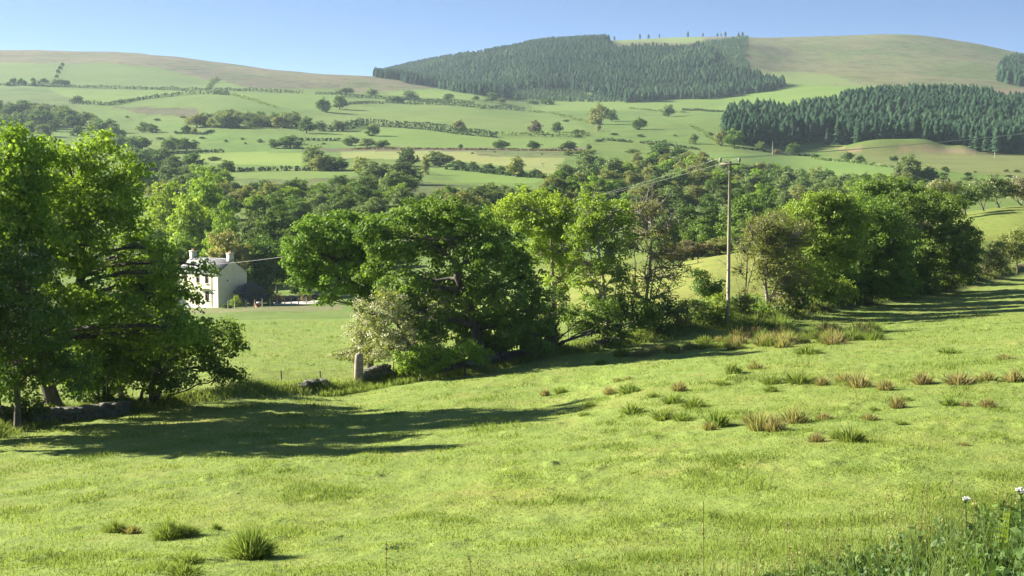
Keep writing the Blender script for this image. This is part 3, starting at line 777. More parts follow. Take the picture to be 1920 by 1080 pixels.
near_tree('thorn_bush', 'brownish scrub thorn at the right end of the near hedge', 'bush', 146, 1845,
    [(1850,488,26,20),(1870,470,18,18),(1835,505,24,12),(1875,495,20,16)], L_OLIVE, 1.0, .5, 36, .15, .1, [(1850,500)], seed=52, second=(L_BROWN,'dead_leaves',.5,20,.13,None))
near_tree('thorn_tree', 'olive-brown thorn tree at the right edge with a dark stem', 'tree', 152, 1905,
    [(1905,448,28,22),(1885,462,24,20),(1912,478,20,18)], L_OLIVE, .95, .5, 38, .15, .14, [(1906,490)], seed=53)
near_tree('thorn_bush', 'low brown bush against the bank right of the last oak', 'bush', 142, 1812,
    [(1810,512,24,14),(1832,508,18,12)], L_BROWN, 1.0, .45, 36, .14, .1, [(1812,520)], seed=54)
LOW = [(1478,107,'dark low bush under the olive willow'),(1535,112,'dark low bush under the yellow-green willow'),(1590,118,'dark low bush right of the yellow-green willow'),
       (1648,123.5,'dark low bush between the two right-hand oaks'),(1700,128,'dark low bush at the foot of the last oak'),(1755,133.5,'dark low bush under the right side of the last oak'),(1800,140,'dark low bush beyond the last oak')]
for k, (ub, d_, lb) in enumerate(LOW):
    z_ = float(ground_z(ray(ub, 600)[0] * d_, d_)); v_ = float(proj(np.array([ray(ub, 600)[0] * d_]), np.array([d_]), np.array([z_]))[1][0])
    near_tree('thorn_bush', lb, 'bush', d_, ub, [(ub - 16, v_ - 26, 26, 24), (ub + 16, v_ - 24, 26, 22), (ub, v_ - 48, 26, 22)], L_DARK, .9, .5, 38, .16, .08, [(ub, v_ - 20)], seed=80 + k, twig=.2)
LOW2 = [(930,89.5,'dark low bush under the right half of the big oak'),(985,90.6,'dark low bush between the big oak and the forked thorn'),(835,87.2,'dark low bush under the middle of the big oak')]
for k, (ub, d_, lb) in enumerate(LOW2):
    z_ = float(ground_z(ray(ub, 650)[0] * d_, d_)); v_ = float(proj(np.array([ray(ub, 650)[0] * d_]), np.array([d_]), np.array([z_]))[1][0])
    near_tree('thorn_bush', lb, 'bush', d_, ub, [(ub - 18, v_ - 24, 26, 22), (ub + 18, v_ - 24, 26, 22)], L_DARK, .9, .45, 38, .14, .08, [(ub, v_ - 15)], seed=90 + k, twig=.2)
# hawthorns on the upper right field edge
UP = [(1765,212,[(1765,350,30,14),(1790,358,22,14),(1750,362,18,12)],L_OLIVE,.8,'white-topped hawthorn on the upper field edge, leftmost of the five, beside the oak crown'),
      (1805,216,[(1800,362,26,20),(1822,368,20,18)],L_DARK,.15,'dark hawthorn second along the upper field edge'),
      (1838,222,[(1835,352,26,16),(1850,365,20,14)],L_GREY,.6,'blossoming hawthorn in the middle of the upper field edge'),
      (1868,228,[(1866,345,28,16),(1888,358,22,14)],L_DARK,.45,'hawthorn with dark crown and white skirts, fourth along the upper field edge'),
      (1908,232,[(1905,350,26,18),(1925,360,24,16)],L_BROWN,.8,'pinkish-white hawthorn at the right edge of the photo on the upper field edge')]
for k, (ub, d_, bl, mt, sh, lb) in enumerate(UP):
    near_tree('hawthorn_tree', lb, 'tree', d_, ub, bl, mt, 1.0, .55, 26, .20, .16, [(ub, 375)], seed=60 + k, second=(L_BLOSSOM,'blossom',sh,18,.16,None), twig=.3,
              stems=[(ub - 10, 372, .09), (ub + 12, 372, .09)])

# ------------------------------------------------------------------ shared tree shapes for the distance
def proto(seed, size, crad, per, dens, leafm, W=1.0, branch=True, tall=False):
    """a 10 m tall tree, 10 m wide: trunk mesh and crown mesh"""
    rng = np.random.default_rng(seed)
    bl = [(rng.uniform(-.8, .8), rng.uniform(-.8, .8), 5.2, 3.3, 3.3, 3.2), (rng.uniform(-1, 1), 0, 7.6, 2.3, 2.3, 1.9)]
    for k in range(8):
        a = k / 8 * 6.283 + rng.random() * .7; h = rng.uniform(2.2, 6.6); r = rng.uniform(1.9, 3.2) * (1.1 - abs(h - 4.2) * .1)
        q = rng.uniform(1.3, 2.0)
        bl.append((math.cos(a) * r, math.sin(a) * r, h, q, q, q * rng.uniform(.75, 1.05)))
    if tall:
        bl = [(x_, y_, z_ * 1.6, a_, b_, c_ * 1.25) for x_, y_, z_, a_, b_, c_ in bl]
        for k in range(5):
            a = rng.random() * 6.28; q = rng.uniform(1.5, 2.1); bl.append((math.cos(a) * 2.4, math.sin(a) * 2.4, rng.uniform(3, 12), q, q, q))
    Cc, Oc, Ids = clumps_in(bl, dens, crad, rng)
    mb = MB(); add_branches(mb, (0, 0, -1.0), bl, Cc, Ids, .26, rng, .1 if branch else 0, [np.array([.1, 0, 2.5]), np.array([0, .1, 5.5])], .04, sides=4)
    tm = mb.mesh('trunk', BARK, True)
    V, Q, T = leaf_cloud(Cc, Oc, crad, per, size, rng)
    return tm, (V, Q, T)
def crown_mesh(data, m): return mesh_np('crown', data[0], [data[1]], [m], tone=data[2])
MIDM = {'dark': L_DARK, 'oak': L_OAK, 'lime': L_LIME, 'ash': L_ASH, 'olive': L_OLIVE, 'grey': L_GREY, 'brown': L_BROWN, 'cream': L_CREAM, 'hedge': L_HEDGE}
MIDP = [proto(100 + k, .34, .8, 40, 1.5, None) for k in range(5)]
FARP = [proto(200 + k, .62, 1.1, 20, 1.4, None, branch=False) for k in range(5)]
CACHE = {}
SOLID = {}
MIDP += [proto(150 + k, .34, .85, 36, 1.35, None, tall=True) for k in range(3)]
MIDC = [crown_mesh(c[1], L_OAK) for c in MIDP]
FARC = []
for _t, (V, Q, T) in FARP:
    mb = MB(); mb.tube([(0, 0, -1), (.1, 0, 2), (0, 0, 5)], [.4, .3, .2], 5)
    tv = np.concatenate(mb.V); tq = np.concatenate(mb.Q)
    FARC.append(mesh_np('tree', np.concatenate([V, tv]), [np.concatenate([Q, tq + len(V)])], [L_OAK, BARK], np.r_[np.zeros(len(Q)), np.ones(len(tq))], tone=np.r_[T, np.full(len(tv), .5)]))
def dress(o, m):
    o.material_slots[0].link = 'OBJECT'; o.material_slots[0].material = m
    return o
prng = random.Random(5)
def mid_tree(u, vtop, d, w, tone, label, group=None, name='broadleaf_tree', cat='tree', depth_k=None):
    """u and top row fix the crown, d the distance; w crown width in photo pixels"""
    x = ray(u, vtop)[0] * d; z = float(ground_z(x, d)); top = float(ray(u, vtop)[1] * d)
    h = max(2.5, top - z) / 9.6; wm = w * 1.18 * d / F / 8.4
    q_ = prng.randrange(5)
    if h / wm > 1.35: q_ = 5 + prng.randrange(3); h /= 1.6
    tm, cm = MIDP[q_][0], MIDC[q_]
    r = empty(name, (x, d, z - h * .6), label, cat, group, prng.random() * 6.28)
    r.scale = (wm, wm, h * 1.06)
    link('trunk', tm, r); dress(link('crown', cm, r), MIDM[tone])
    return r
def far_tree(u, vb, h, w, tone, label, group=None, name='broadleaf_tree', cat='tree', dmin=300):
    p = hit(u, vb, dmin)
    d = p[1]; p = p - np.array([0, 0, .11 * h * d / F])
    if d < 520:
        q_ = prng.randrange(5); tm, cm = MIDP[q_][0], MIDC[q_]
        r = empty(name, p, label, cat, group, prng.random() * 6.28)
        link('trunk', tm, r); dress(link('crown', cm, r), MIDM[tone])
    else:
        r = tag(dress(link(name, FARC[prng.randrange(5)], None, p, prng.random() * 6.28), MIDM[tone]), label, cat, group)
    r.scale = (w * d / F / 8.8, w * d / F / 8.8, h * d / F / 8.6)
    return r

# ---- valley floor trees round the house and behind the hedge
MID = [
 (317,325,285,88,'lime','pale green tree left of the tallest one above the house'),
 (387,312,300,92,'ash','tall soft green tree with the highest top above the house'),
 (362,357,262,105,'lime','bright yellow-green tree directly above the house roof'),
 (417,372,255,62,'ash','narrow green tree right of the bright yellow-green one above the house'),
 (293,418,232,62,'dark','dark tree touching the big ash left of the house'),
 (343,428,226,58,'oak','green tree hugging the left chimney of the house'),
 (425,427,222,92,'cream','cream-flowering chestnut behind the right chimney'),
 (467,380,252,46,'grey','silvery grey-green tree between the chestnut and the tall dark tree'),
 (517,362,240,72,'dark','tall dark tree standing right of the chestnut'),
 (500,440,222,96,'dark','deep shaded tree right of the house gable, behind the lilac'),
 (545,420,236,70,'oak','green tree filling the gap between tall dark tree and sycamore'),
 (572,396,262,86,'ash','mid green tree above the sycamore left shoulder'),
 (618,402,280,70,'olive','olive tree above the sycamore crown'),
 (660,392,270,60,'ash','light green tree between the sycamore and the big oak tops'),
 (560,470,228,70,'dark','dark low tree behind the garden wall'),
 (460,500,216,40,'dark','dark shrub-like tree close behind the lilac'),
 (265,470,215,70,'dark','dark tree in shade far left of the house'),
 (1285,378,262,58,'dark','dark round tree nearest left of the power pole'),
 (1333,368,262,46,'dark','dark tree close beside the power pole shaft'),
 (1310,405,240,70,'oak','dark green tree below the pair left of the power pole'),
 (1250,400,250,60,'dark','dark tree behind the half-bare tree'),
 (1392,362,258,92,'oak','broad dark green tree just right of the power pole'),
 (1437,362,268,76,'dark','dark tree second right of the power pole'),
 (1475,372,262,66,'oak','green tree touching the top of the yellow-green willow'),
 (1400,400,225,60,'oak','green tree low right of the power pole'),
 (1350,445,182,56,'olive','olive brown shrub on the crest of the knoll behind the pole'),
 (1300,448,180,70,'brown','brown leafless thicket on the crest left of the pole'),
 (1262,462,178,50,'brown','brown leafless thicket at the left end of the knoll crest'),
 (1090,500,178,50,'brown','brown scrub behind the slender ash stems'),
 (860,352,330,90,'olive','olive bush-like tree behind the oak top, right of centre'),
 (910,342,345,76,'grey','grey-green tree just right of the olive one behind the oak'),
]
for (u, vt, d, w, t, lb) in MID: mid_tree(u, vt, d, w, t, lb)

# ---- valley woods, too alike to single out: filled trees
def fill(region, rows_, step, tones, group, label, h=(28, 46), jx=10, wk=1.15):
    """rows_: list of (base row, u0, u1)"""
    for (vb, u0, u1, hh) in rows_:
        u = u0
        while u < u1:
            t = prng.choice(tones)
            hgt = hh * prng.uniform(.8, 1.25)
            lab = {'dark':'dark ','oak':'green ','hedge':'green ','ash':'light green ','lime':'bright green ','olive':'olive ','grey':'grey-green ','brown':'brownish ','cream':'pale '}[t] + label
            b_ = 'bush' in label
            far_tree(u + prng.uniform(-jx, jx) * .6, vb + prng.uniform(-4, 4), hgt, hgt * (prng.uniform(1.6, 3.6) if b_ else prng.uniform(.95, 1.5)) * wk, t, lab, group, name='scrub_bush' if b_ else 'broadleaf_tree', cat='bush' if b_ else 'tree')
            u += step * (prng.uniform(.4, 1.9) if 'bush' in label else prng.uniform(.8, 1.25) * hh / 36)
fill('w1', [(335,250,420,30),(352,250,430,34),(372,260,560,38),(390,420,570,42),(410,430,570,46),(425,560,700,48),(404,560,720,44)], 33, ['oak','dark','hedge','grey','ash','olive','ash','grey'],
     'trees of the valley wood above the house', 'tree in the valley wood above the house')
fill('w2', [(360,640,700,28),(372,560,690,34),(388,560,780,38),(392,760,1000,34),(378,820,1000,30)], 34, ['dark','hedge','grey','oak','ash','olive','grey'],
     'trees of the valley wood above the sycamore and oak', 'tree in the valley wood above the sycamore and oak')
fill('w3', [(310,1200,1330,24),(322,1100,1350,28),(338,1060,1350,32),(356,1050,1350,36),(376,1040,1350,40),(396,1040,1340,42),(418,1180,1300,44)], 31, ['grey','olive','hedge','ash','grey','oak','olive','dark'],
     'trees of the valley wood left of the power pole', 'tree in the valley wood left of the power pole')
fill('w4', [(325,1360,1480,20),(338,1350,1520,26),(352,1350,1620,30),(368,1350,1660,34),(388,1350,1620,38),(352,1600,1780,26),(366,1640,1800,26)], 32, ['grey','olive','hedge','grey','ash','dark'],
     'trees of the valley wood right of the power pole', 'tree in the valley wood right of the power pole')
fill('w5', [(365,1720,1860,18),(350,1760,1830,12)], 44, ['grey','olive','hedge'],
     'scrub trees behind the upper right field edge', 'scrub tree behind the upper right field edge')
fill('w6', [(214,-40,60,24),(222,-40,140,26),(234,-20,160,26),(244,0,185,28),(258,-40,90,28),(252,150,230,24),(284,215,300,26),(300,250,330,26),(318,270,372,28),(336,250,340,30)], 40, ['dark','hedge','dark','grey'],
     'trees of the dark wood on the left hillside', 'tree in the dark wood on the left hillside')
fill('w7', [(240,372,560,27),(236,380,545,24),(230,400,480,18)], 28, ['grey','hedge','dark','olive'],
     'trees of the strip wood in the middle of the left hillside', 'tree in the strip wood on the left hillside')
fill('w8', [(158,12,130,9)], 36, ['grey','dark'], 'small trees in the row high on the left hill', 'small tree in the row high on the left hill')
fill('w9', [(320,600,640,26),(345,700,760,38),(372,700,775,44),(330,690,740,34)], 38, ['grey','hedge','olive','dark'],
     'trees of the clump above the big oak', 'tree in the clump above the big oak')
FAR = [
 (145,192,13,26,'grey','wide small thorn standing alone in the upper left field'),
 (210,262,28,30,'grey','grey-green tree just above the left ash crown'),(224,260,20,24,'dark','dark tree beside the grey-green tree above the left ash crown'),
 (268,248,22,26,'grey','pale round tree of the pair in the left meadow'),(285,249,17,26,'dark','dark round tree of the pair in the left meadow'),
 (350,248,14,20,'dark','small round tree in the left meadow'),(364,249,10,14,'olive','tiny tree beside the small round one in the left meadow'),
 (322,284,28,44,'dark','left half of the wide dark tree group below the left meadow'),(350,284,26,46,'dark','right half of the wide dark tree group below the left meadow'),
 (607,210,27,30,'dark','dark round tree right of the strip wood'),(637,205,27,32,'dark','dark round tree at the foot of the moor slope, right of its twin'),
 (575,250,32,34,'dark','dark tree at the right end of the strip wood'),(555,240,30,30,'grey','grey tree at the right end of the strip wood'),
 (600,246,20,30,'grey','low grey tree below the dark round pair'),(632,246,22,36,'grey','rounded grey tree left of the embankment'),
 (545,278,26,52,'dark','wide dark tree over the bright yellow-green field'),(515,278,18,28,'hedge','smaller tree left of the wide dark tree over the yellow-green field'),
 (590,318,46,54,'grey','tall grey-green tree at the right end of the yellow-green field'),(635,320,26,40,'dark','dark tree on the hedge right of the yellow-green field'),
 (426,322,22,36,'dark','dark bush at the left end of the lower hedge'),
 (648,176,12,40,'grey','wide bush under the end of the moor'),(697,179,13,26,'grey','grey bush on the moor edge'),(768,187,18,42,'grey','broad thorn on the hedge below the forest'),
 (841,187,13,26,'grey','rounded thorn in the bright field below the forest'),(922,192,20,26,'dark','dark tree at the top of the middle fields'),
 (941,194,11,16,'grey','small tree right of the dark tree at the top of the middle fields'),(892,188,9,16,'olive','small bush left of the dark tree at the top of the middle fields'),
 (966,188,8,18,'dark','low bush below the forest edge'),(1000,196,9,26,'dark','left of two dark bushes below the forest'),(1024,196,12,30,'dark','right of two dark bushes below the forest'),
 (862,247,24,30,'olive','pale twiggy tree on the dark embankment'),(1004,252,27,26,'brown','pale bare tree in the scrub line of the middle fields'),
 (1045,248,21,24,'dark','dark tree in the scrub line of the middle fields'),(1084,253,11,26,'hedge','small bush at the right end of the scrub line'),
 (1122,234,40,42,'olive','large olive tree casting a long shadow in the middle fields'),(1147,228,24,26,'hedge','smaller tree behind the large olive one'),
 (1122,246,13,12,'cream','pale blossoming bush below the large olive tree'),(1198,243,23,30,'dark','dark tree right of the large olive one, long shadow'),
 (1253,219,25,30,'grey','grey-green tree near the left end of the dark plantation'),
 (700,255,22,30,'dark','dark tree in front of the embankment'),(657,273,18,34,'hedge','left bush of the three below the embankment'),(688,276,18,34,'grey','middle bush of the three below the embankment'),
 (718,276,14,34,'dark','right bush of the three below the embankment'),(864,278,8,10,'dark','tiny tree on the track above the yellow field'),
 (938,278,16,34,'dark','wide flat-topped tree above the yellow field'),(1000,280,17,30,'dark','twin-trunked tree above the yellow field'),
 (1066,283,19,36,'dark','dense round tree above the right end of the yellow field'),(1104,281,12,14,'grey','faint thin tree right of the dense round one'),
 (765,312,38,44,'dark','dark tree left of the yellow field'),(824,312,30,58,'grey','wide grey-green tree before the yellow field'),
 (798,328,38,18,'olive','thin tall tree below the wide grey-green one'),(735,378,62,60,'grey','tallest grey-green tree of the clump above the big oak'),
 (706,352,22,22,'cream','white blossoming thorn in the clump above the big oak'),
 (860,316,16,36,'hedge','first bush of the row under the yellow field'),(888,320,18,28,'dark','dark bush of the row under the yellow field'),
 (917,323,17,28,'hedge','middle bush of the row under the yellow field'),(942,327,17,28,'hedge','second last bush of the row under the yellow field'),
 (968,332,40,38,'olive','pale feathery tree over the end of the yellow field'),(1003,332,16,24,'dark','last dark bush of the row under the yellow field'),
 (1098,312,32,36,'dark','dark tree right of the yellow field'),(1240,298,34,54,'dark','wide dark tree above the valley wood'),(1272,300,26,44,'dark','dark tree right of the wide one above the valley wood'),
 (1300,270,21,20,'grey','small grey tree left of the plantation corner'),(1352,273,32,30,'olive','olive tree at the plantation corner'),(1376,276,36,36,'oak','green broadleaf tree against the plantation corner'),
 (1427,280,15,22,'grey','grey bush before the plantation'),(1488,291,25,34,'dark','dark round tree before the plantation'),(1456,289,10,20,'brown','brown scrub by the small pole'),
 (1527,297,9,18,'hedge','low bush in the right-hand field'),(1589,303,20,28,'dark','left dark tree of the pair in the right-hand field'),(1613,307,17,22,'dark','right dark tree of the pair in the right-hand field'),
 (1702,350,62,66,'grey','big feathery grey-green tree right of the bright field'),(1742,348,38,44,'grey','paler tree behind the right side of the big feathery one'),
 (1676,303,12,18,'dark','small dark bush above the big feathery tree'),(1772,323,12,18,'dark','small dark bush in the olive field'),(1815,330,8,16,'hedge','low bush in the olive field'),
 (1600,345,22,26,'grey','small tree at the lower edge of the bright field'),(1623,345,22,26,'dark','small dark tree at the lower edge of the bright field'),(1530,348,36,42,'olive','pinkish-olive tree behind the willow top'),
 (1552,350,36,32,'dark','dark tree beside the pinkish-olive one behind the willow top'),
 (745,192,12,34,'hedge','low bush on the first hedge below the moor'),
]
for (u, vb, h, w, t, lb) in FAR:
    n_ = 'bush' if 'bush' in lb and 'tree' not in lb else 'broadleaf_tree'
    far_tree(u, vb, h, w, t, lb, name=n_, cat='bush' if n_ == 'bush' else 'tree')
for k, (u, vb, h) in enumerate([(102,155,7),(106,146,7),(109,138,8),(113,131,8),(117,124,7)]):
    far_tree(u, vb, h, 9, 'dark', 'gorse bush in the slanting line up the left hill', 'gorse bushes in the slanting line', name='gorse_bush', cat='bush')

# ------------------------------------------------------------------ hedges and banks of the far fields
def hedge(pts, hpx, tone, label, dens=1.0, gaps=0.0, seed=0):
    rng = np.random.default_rng(900 + seed)
    W = [hit(u, v, 300) for u, v in pts]
    # break up long jumps in depth, drop to a smooth line
    P = []
    for (ua, va), (ub, vb), a, b in zip(pts[:-1], pts[1:], W[:-1], W[1:]):
        L = np.linalg.norm((b - a)[:2]); k = max(2, int(L / (1.4 / dens)))
        for t in np.linspace(0, 1, k)[:-1]:
            q = a + (b - a) * t
            if rng.random() < gaps: continue
            P.append(q)
    P = np.array(P)[:2600]
    P[:, 0] += rng.normal(size=len(P)) * .5; P[:, 1] += rng.normal(size=len(P)) * .5
    P[:, 2] = ground_z(P[:, 0], P[:, 1])
    h = 1.35 * hpx * P[:, 1] / F
    n_ = 14
    ids = np.repeat(np.arange(len(P)), n_)
    hh = h[ids] * (.65 + .9 * fbm(P[ids, 0] / 9, P[ids, 1] / 9, seed, 2))
    Q3 = P[ids] + np.stack([rng.normal(size=len(ids)) * .6, rng.normal(size=len(ids)) * .6, rng.random(len(ids)) * hh], 1)
    V, Q = leaves_at(Q3, np.full(len(ids), 1.15), up=.5, rng=rng, aspect=.8)
    me = mesh_np('hedge', V, [Q], [L_FARHEDGE if tone in ('dark', 'hedge') else MIDM[tone]], tone=np.repeat(rng.random(len(ids)), 4))
    return tag(link('hedge', me), label, 'hedge')
hedge([(80,163),(180,166),(290,168),(345,170),(400,170)], 4, 'dark', 'dark straight hedge under the upper left field', seed=1)
hedge([(404,170),(480,172),(568,175)], 4, 'dark', 'dark clipped hedge continuing right below the moor', seed=2)
hedge([(130,195),(205,198),(270,187),(340,179),(400,177),(430,179)], 4.5, 'hedge', 'curving thick hedge climbing across the left fields', seed=3)
hedge([(430,179),(470,188),(520,203)], 3, 'grey', 'thin gappy hedge running down to the strip wood', .7, .3, 4)
hedge([(0,160),(60,161),(125,163)], 2, 'dark', 'low hedge under the row of small trees', seed=5)
hedge([(388,168),(396,155),(408,147)], 3, 'grey', 'short hedge climbing towards the heather', seed=6)
hedge([(592,177),(640,178)], 3, 'dark', 'short dark hedge left of the first round trees', seed=7)
hedge([(640,182),(700,184),(760,188),(830,192),(890,195)], 4, 'dark', 'long dark hedge below the shoulder of the moor', seed=8)
hedge([(722,193),(800,196),(880,201),(985,208)], 4.5, 'dark', 'second dark hedge below the shoulder of the moor', seed=9)
hedge([(990,208),(1040,214),(1110,232)], 3, 'grey', 'broken hedge running down to the large olive tree', .8, .35, 10)
hedge([(640,247),(683,236),(740,239),(800,244),(860,252),(936,259)], 9, 'dark', 'thick dark leaf strip standing for the shaded slope of the curving embankment', 1.3, seed=11)  # dark leaves stand in for the embankment slope turned from the sun
hedge([(940,254),(1000,256),(1060,257),(1110,255)], 6, 'grey', 'scrubby grey hedge line in the middle fields', .9, .2, 12)
hedge([(420,322),(480,321),(560,320),(640,320)], 5, 'dark', 'dark hedge above the lower left field', seed=13)
hedge([(840,318),(890,322),(950,329),(1025,335)], 6, 'hedge', 'hedge under the row of bushes by the yellow field', seed=14)
hedge([(1280,207),(1353,210)], 2.5, 'dark', 'low dark hedge left of the plantation', seed=15)
hedge([(1530,298),(1600,305),(1670,314)], 2.5, 'grey', 'thin hedge across the right-hand field', seed=16)
hedge([(660,280),(780,280),(900,281),(1090,284)], 1.8, 'brown', 'low brown hedge bank along the track above the yellow field', seed=17)
hedge([(330,251),(380,253),(402,247)], 3, 'dark', 'short dark hedge below the left meadow trees', seed=19)
hedge([(255,287),(330,289),(420,286)], 4, 'dark', 'dark hedge beside the wide tree group on the left', seed=20)
hedge([(640,197),(690,193),(722,195)], 3, 'dark', 'short dark hedge joining the second long hedge', seed=21)
hedge([(560,263),(640,264)], 3, 'dark', 'dark hedge left of the three bushes below the embankment', seed=22)
hedge([(1130,263),(1240,271),(1310,281)], 3, 'dark', 'dark hedge running down to the valley wood from the large olive tree', .8, .15, 23)
hedge([(1380,279),(1440,284),(1530,293)], 2.5, 'dark', 'low dark hedge before the plantation', .9, .1, 24)
hedge([(1296,238),(1340,264)], 2.5, 'grey', 'thin hedge running down to the plantation corner', .8, .2, 25)
hedge([(0,201),(60,197),(125,204)], 2.5, 'dark', 'low dark hedge above the wood on the left hillside', .9, .1, 26)
hedge([(1180,203),(1240,209),(1290,212)], 2, 'grey', 'faint broken hedge in the field left of the plantation', .7, .4, 18)

fill('s1', [(196,0,110,5),(224,240,360,4),(262,300,520,4),(270,420,640,4),(300,330,420,7)], 52, ['grey','dark','hedge'],
     'scrub bushes in the left fields', 'small scrub bush in the left fields')
fill('s2', [(202,900,1000,4),(226,1060,1160,5),(256,1080,1330,5),(268,1120,1330,5),(290,1060,1240,8),(287,890,1060,3)], 44, ['grey','dark','olive','hedge'],
     'scrub bushes in the rough middle fields', 'small scrub bush in the rough middle fields')
fill('s3', [(322,1760,1920,5),(332,1700,1920,6),(342,1640,1900,8)], 42, ['grey','dark','olive'],
     'scrub bushes in the olive field on the right', 'small scrub bush in the olive field on the right')

# ------------------------------------------------------------------ conifers
def conifer_mesh(seed, tiers, sides, r=1.0):
    rng = np.random.default_rng(seed); V = []; T = []; tone = []
    zz = 0.06
    for k in range(tiers):
        z0 = .08 + .88 * (k / tiers) ** .95; z1 = min(1.0, z0 + 1.9 / tiers)
        rad = .17 * r * (1 - z0 ** 2.0) ** .85 + .012
        b = len(V); V.append((rng.normal() * .006, rng.normal() * .006, z1)); tone.append(.35 + .4 * rng.random())
        off = rng.random() * 6
        for q in range(sides):
            a = off + q / sides * 6.283 + rng.normal() * .12; rr_ = rad * rng.uniform(.65, 1.25) * (1 if q % 2 else .72)
            V.append((math.cos(a) * rr_, math.sin(a) * rr_, z0 - .02 * rng.random())); tone.append(rng.random())
        for q in range(sides): T.append((b, b + 1 + q, b + 1 + (q + 1) % sides))
    return np.array(V), np.array(T), np.array(tone)
CON = [conifer_mesh(300 + k, 11, 9) for k in range(4)]
CONM = [mesh_np('spruce', v, [t], [L_CONIFER], tone=tn) for v, t, tn in CON]
CONL = [conifer_mesh(310 + k, 3, 6) for k in range(4)]
CONP = [conifer_mesh(320 + k, 6, 6) for k in range(4)]
crng = np.random.default_rng(77)
def scatter(P, spacing_m, d0, d1, u0, u1):
    """jittered grid of ground points between two distances whose picture position lies in P"""
    out = []
    y = d0
    while y < d1:
        s0, s1 = ray(u0, 200)[0] * y, ray(u1, 200)[0] * y
        xs = np.arange(s0, s1, spacing_m)
        ys = np.full(len(xs), y) + crng.uniform(-.5, .5, size=len(xs)) * spacing_m * .95
        xs = xs + crng.uniform(-.5, .5, size=len(xs)) * spacing_m * .95
        zs = ground_z(xs, ys); pu, pv = proj(xs, ys, zs)
        m = poly_mask(pu + 14 * (vnoise(xs / 30, ys / 30, 3) - .5), pv + 4 * (vnoise(xs / 22, ys / 22, 8) - .5), P) & (vnoise(xs / 16, ys / 40, 6) > .12)
        out.append(np.stack([xs, ys, zs], 1)[m]); y += spacing_m
    return np.concatenate(out)
PLANT = scatter([(1358,273),(1362,232),(1480,224),(1560,212),(1640,192),(1740,184),(1830,192),(1960,208),(1960,300),(1830,284),(1700,276),(1500,276),(1400,277)], 4.8, 860, 1330, 1330, 1990)
hgt = crng.uniform(10.5, 17.5, len(PLANT)) * (.85 + .3 * vnoise(PLANT[:, 0] / 35, PLANT[:, 1] / 35, 12))
order = np.argsort(PLANT[:, 1])
print('plantation', len(PLANT))
back = []
pu, pv = proj(PLANT[:, 0], PLANT[:, 1], PLANT[:, 2])
invis = (pu < -5) | (pu > 1930)
order = [i for i in order if not invis[i]]
step_all = order[:300]
for q, i in enumerate(step_all):
    o = link('spruce_tree', CONM[q % 4], None, PLANT[i], float(crng.random() * 6.28), (hgt[i] * 1.35, hgt[i] * 1.35, hgt[i]))
    tag(o, 'dark spruce in the front rows of the plantation on the right', 'tree', 'spruces in the front rows of the right-hand plantation')
rest = np.array(order[300:])
FOR1 = scatter([(676,140),(740,128),(860,112),(960,95),(1010,84),(1060,74),(1136,76),(1152,97),(1200,96),(1300,96),(1325,80),(1400,70),(1399,140),(1475,162),(1440,170),(1340,184),(1180,192),(1060,192),(960,186),(860,174),(820,164),(740,150)], 5.7, 1500, 2900, 660, 1490)
FOR2 = scatter([(1873,158),(1878,128),(1900,118),(1980,112),(1980,170)], 9, 1350, 2700, 1860, 2000)
print('forest', len(FOR1), len(FOR2))
young = poly_mask(*proj(FOR1[:, 0], FOR1[:, 1], FOR1[:, 2]), [(950, 172), (1060, 168), (1120, 180), (1190, 196), (1060, 198), (950, 190)]) | poly_mask(*proj(FOR1[:, 0], FOR1[:, 1], FOR1[:, 2]), [(1312, 88), (1316, 55), (1420, 55), (1405, 138), (1335, 132), (1345, 108)])
EXTRA = np.array([hit(u, v, 1500) for u, v in [(1152,72),(1216,70),(1236,68),(1290,70),(1318,69),(1345,67),(1352,68),(1360,66),(1385,67),(1392,68),(1200,71),(965,97),(968,98)]])
ALLP = np.concatenate([PLANT[rest], FOR1, FOR2, EXTRA])
ALLH = np.concatenate([hgt[rest], np.where(young, crng.uniform(3, 6, len(FOR1)), crng.uniform(8, 14.5, len(FOR1))), crng.uniform(14, 20, len(FOR2)), crng.uniform(7, 12, len(EXTRA))])
Vs, Ts, Tn, base = [], [], [], 0
for k in range(8):
    m = (np.arange(len(ALLP)) % 4 == k % 4) & ((np.arange(len(ALLP)) < len(rest)) == (k < 4))
    v, t, tn = (CONP + CONL)[k]; P = ALLP[m]; H = ALLH[m]
    a = crng.random(len(P)) * 6.28; ca_, sa_ = np.cos(a)[:, None], np.sin(a)[:, None]
    wx = (H * crng.uniform(1.3, 1.9, len(P)))[:, None]
    X = (v[None, :, 0] * ca_ - v[None, :, 1] * sa_) * wx + P[:, 0:1]
    Y = (v[None, :, 0] * sa_ + v[None, :, 1] * ca_) * wx + P[:, 1:2]
    Z = v[None, :, 2] * H[:, None] + P[:, 2:3]
    VV = np.stack([X, Y, Z], -1).reshape(-1, 3)
    TT = (t[None] + (np.arange(len(P)) * len(v))[:, None, None]).reshape(-1, 3) + base
    Vs.append(VV); Ts.append(TT); Tn.append(np.clip(np.tile(tn, len(P)) * .3 + np.repeat(crng.random(len(P)) * .45 + 1.1 * (fbm(P[:, 0] / 70, P[:, 1] / 70, 55) - .42) + np.where(H < 7, .9, 0), len(v)), 0, 1)); base += len(VV)
fo = link('conifer_forest', mesh_np('conifer_forest', np.concatenate(Vs), [np.concatenate(Ts)], [L_CONIFER], tone=np.concatenate(Tn)))
tag(fo, 'dark spruce forest covering the far hill and the back of the plantation', 'forest', kind='stuff')

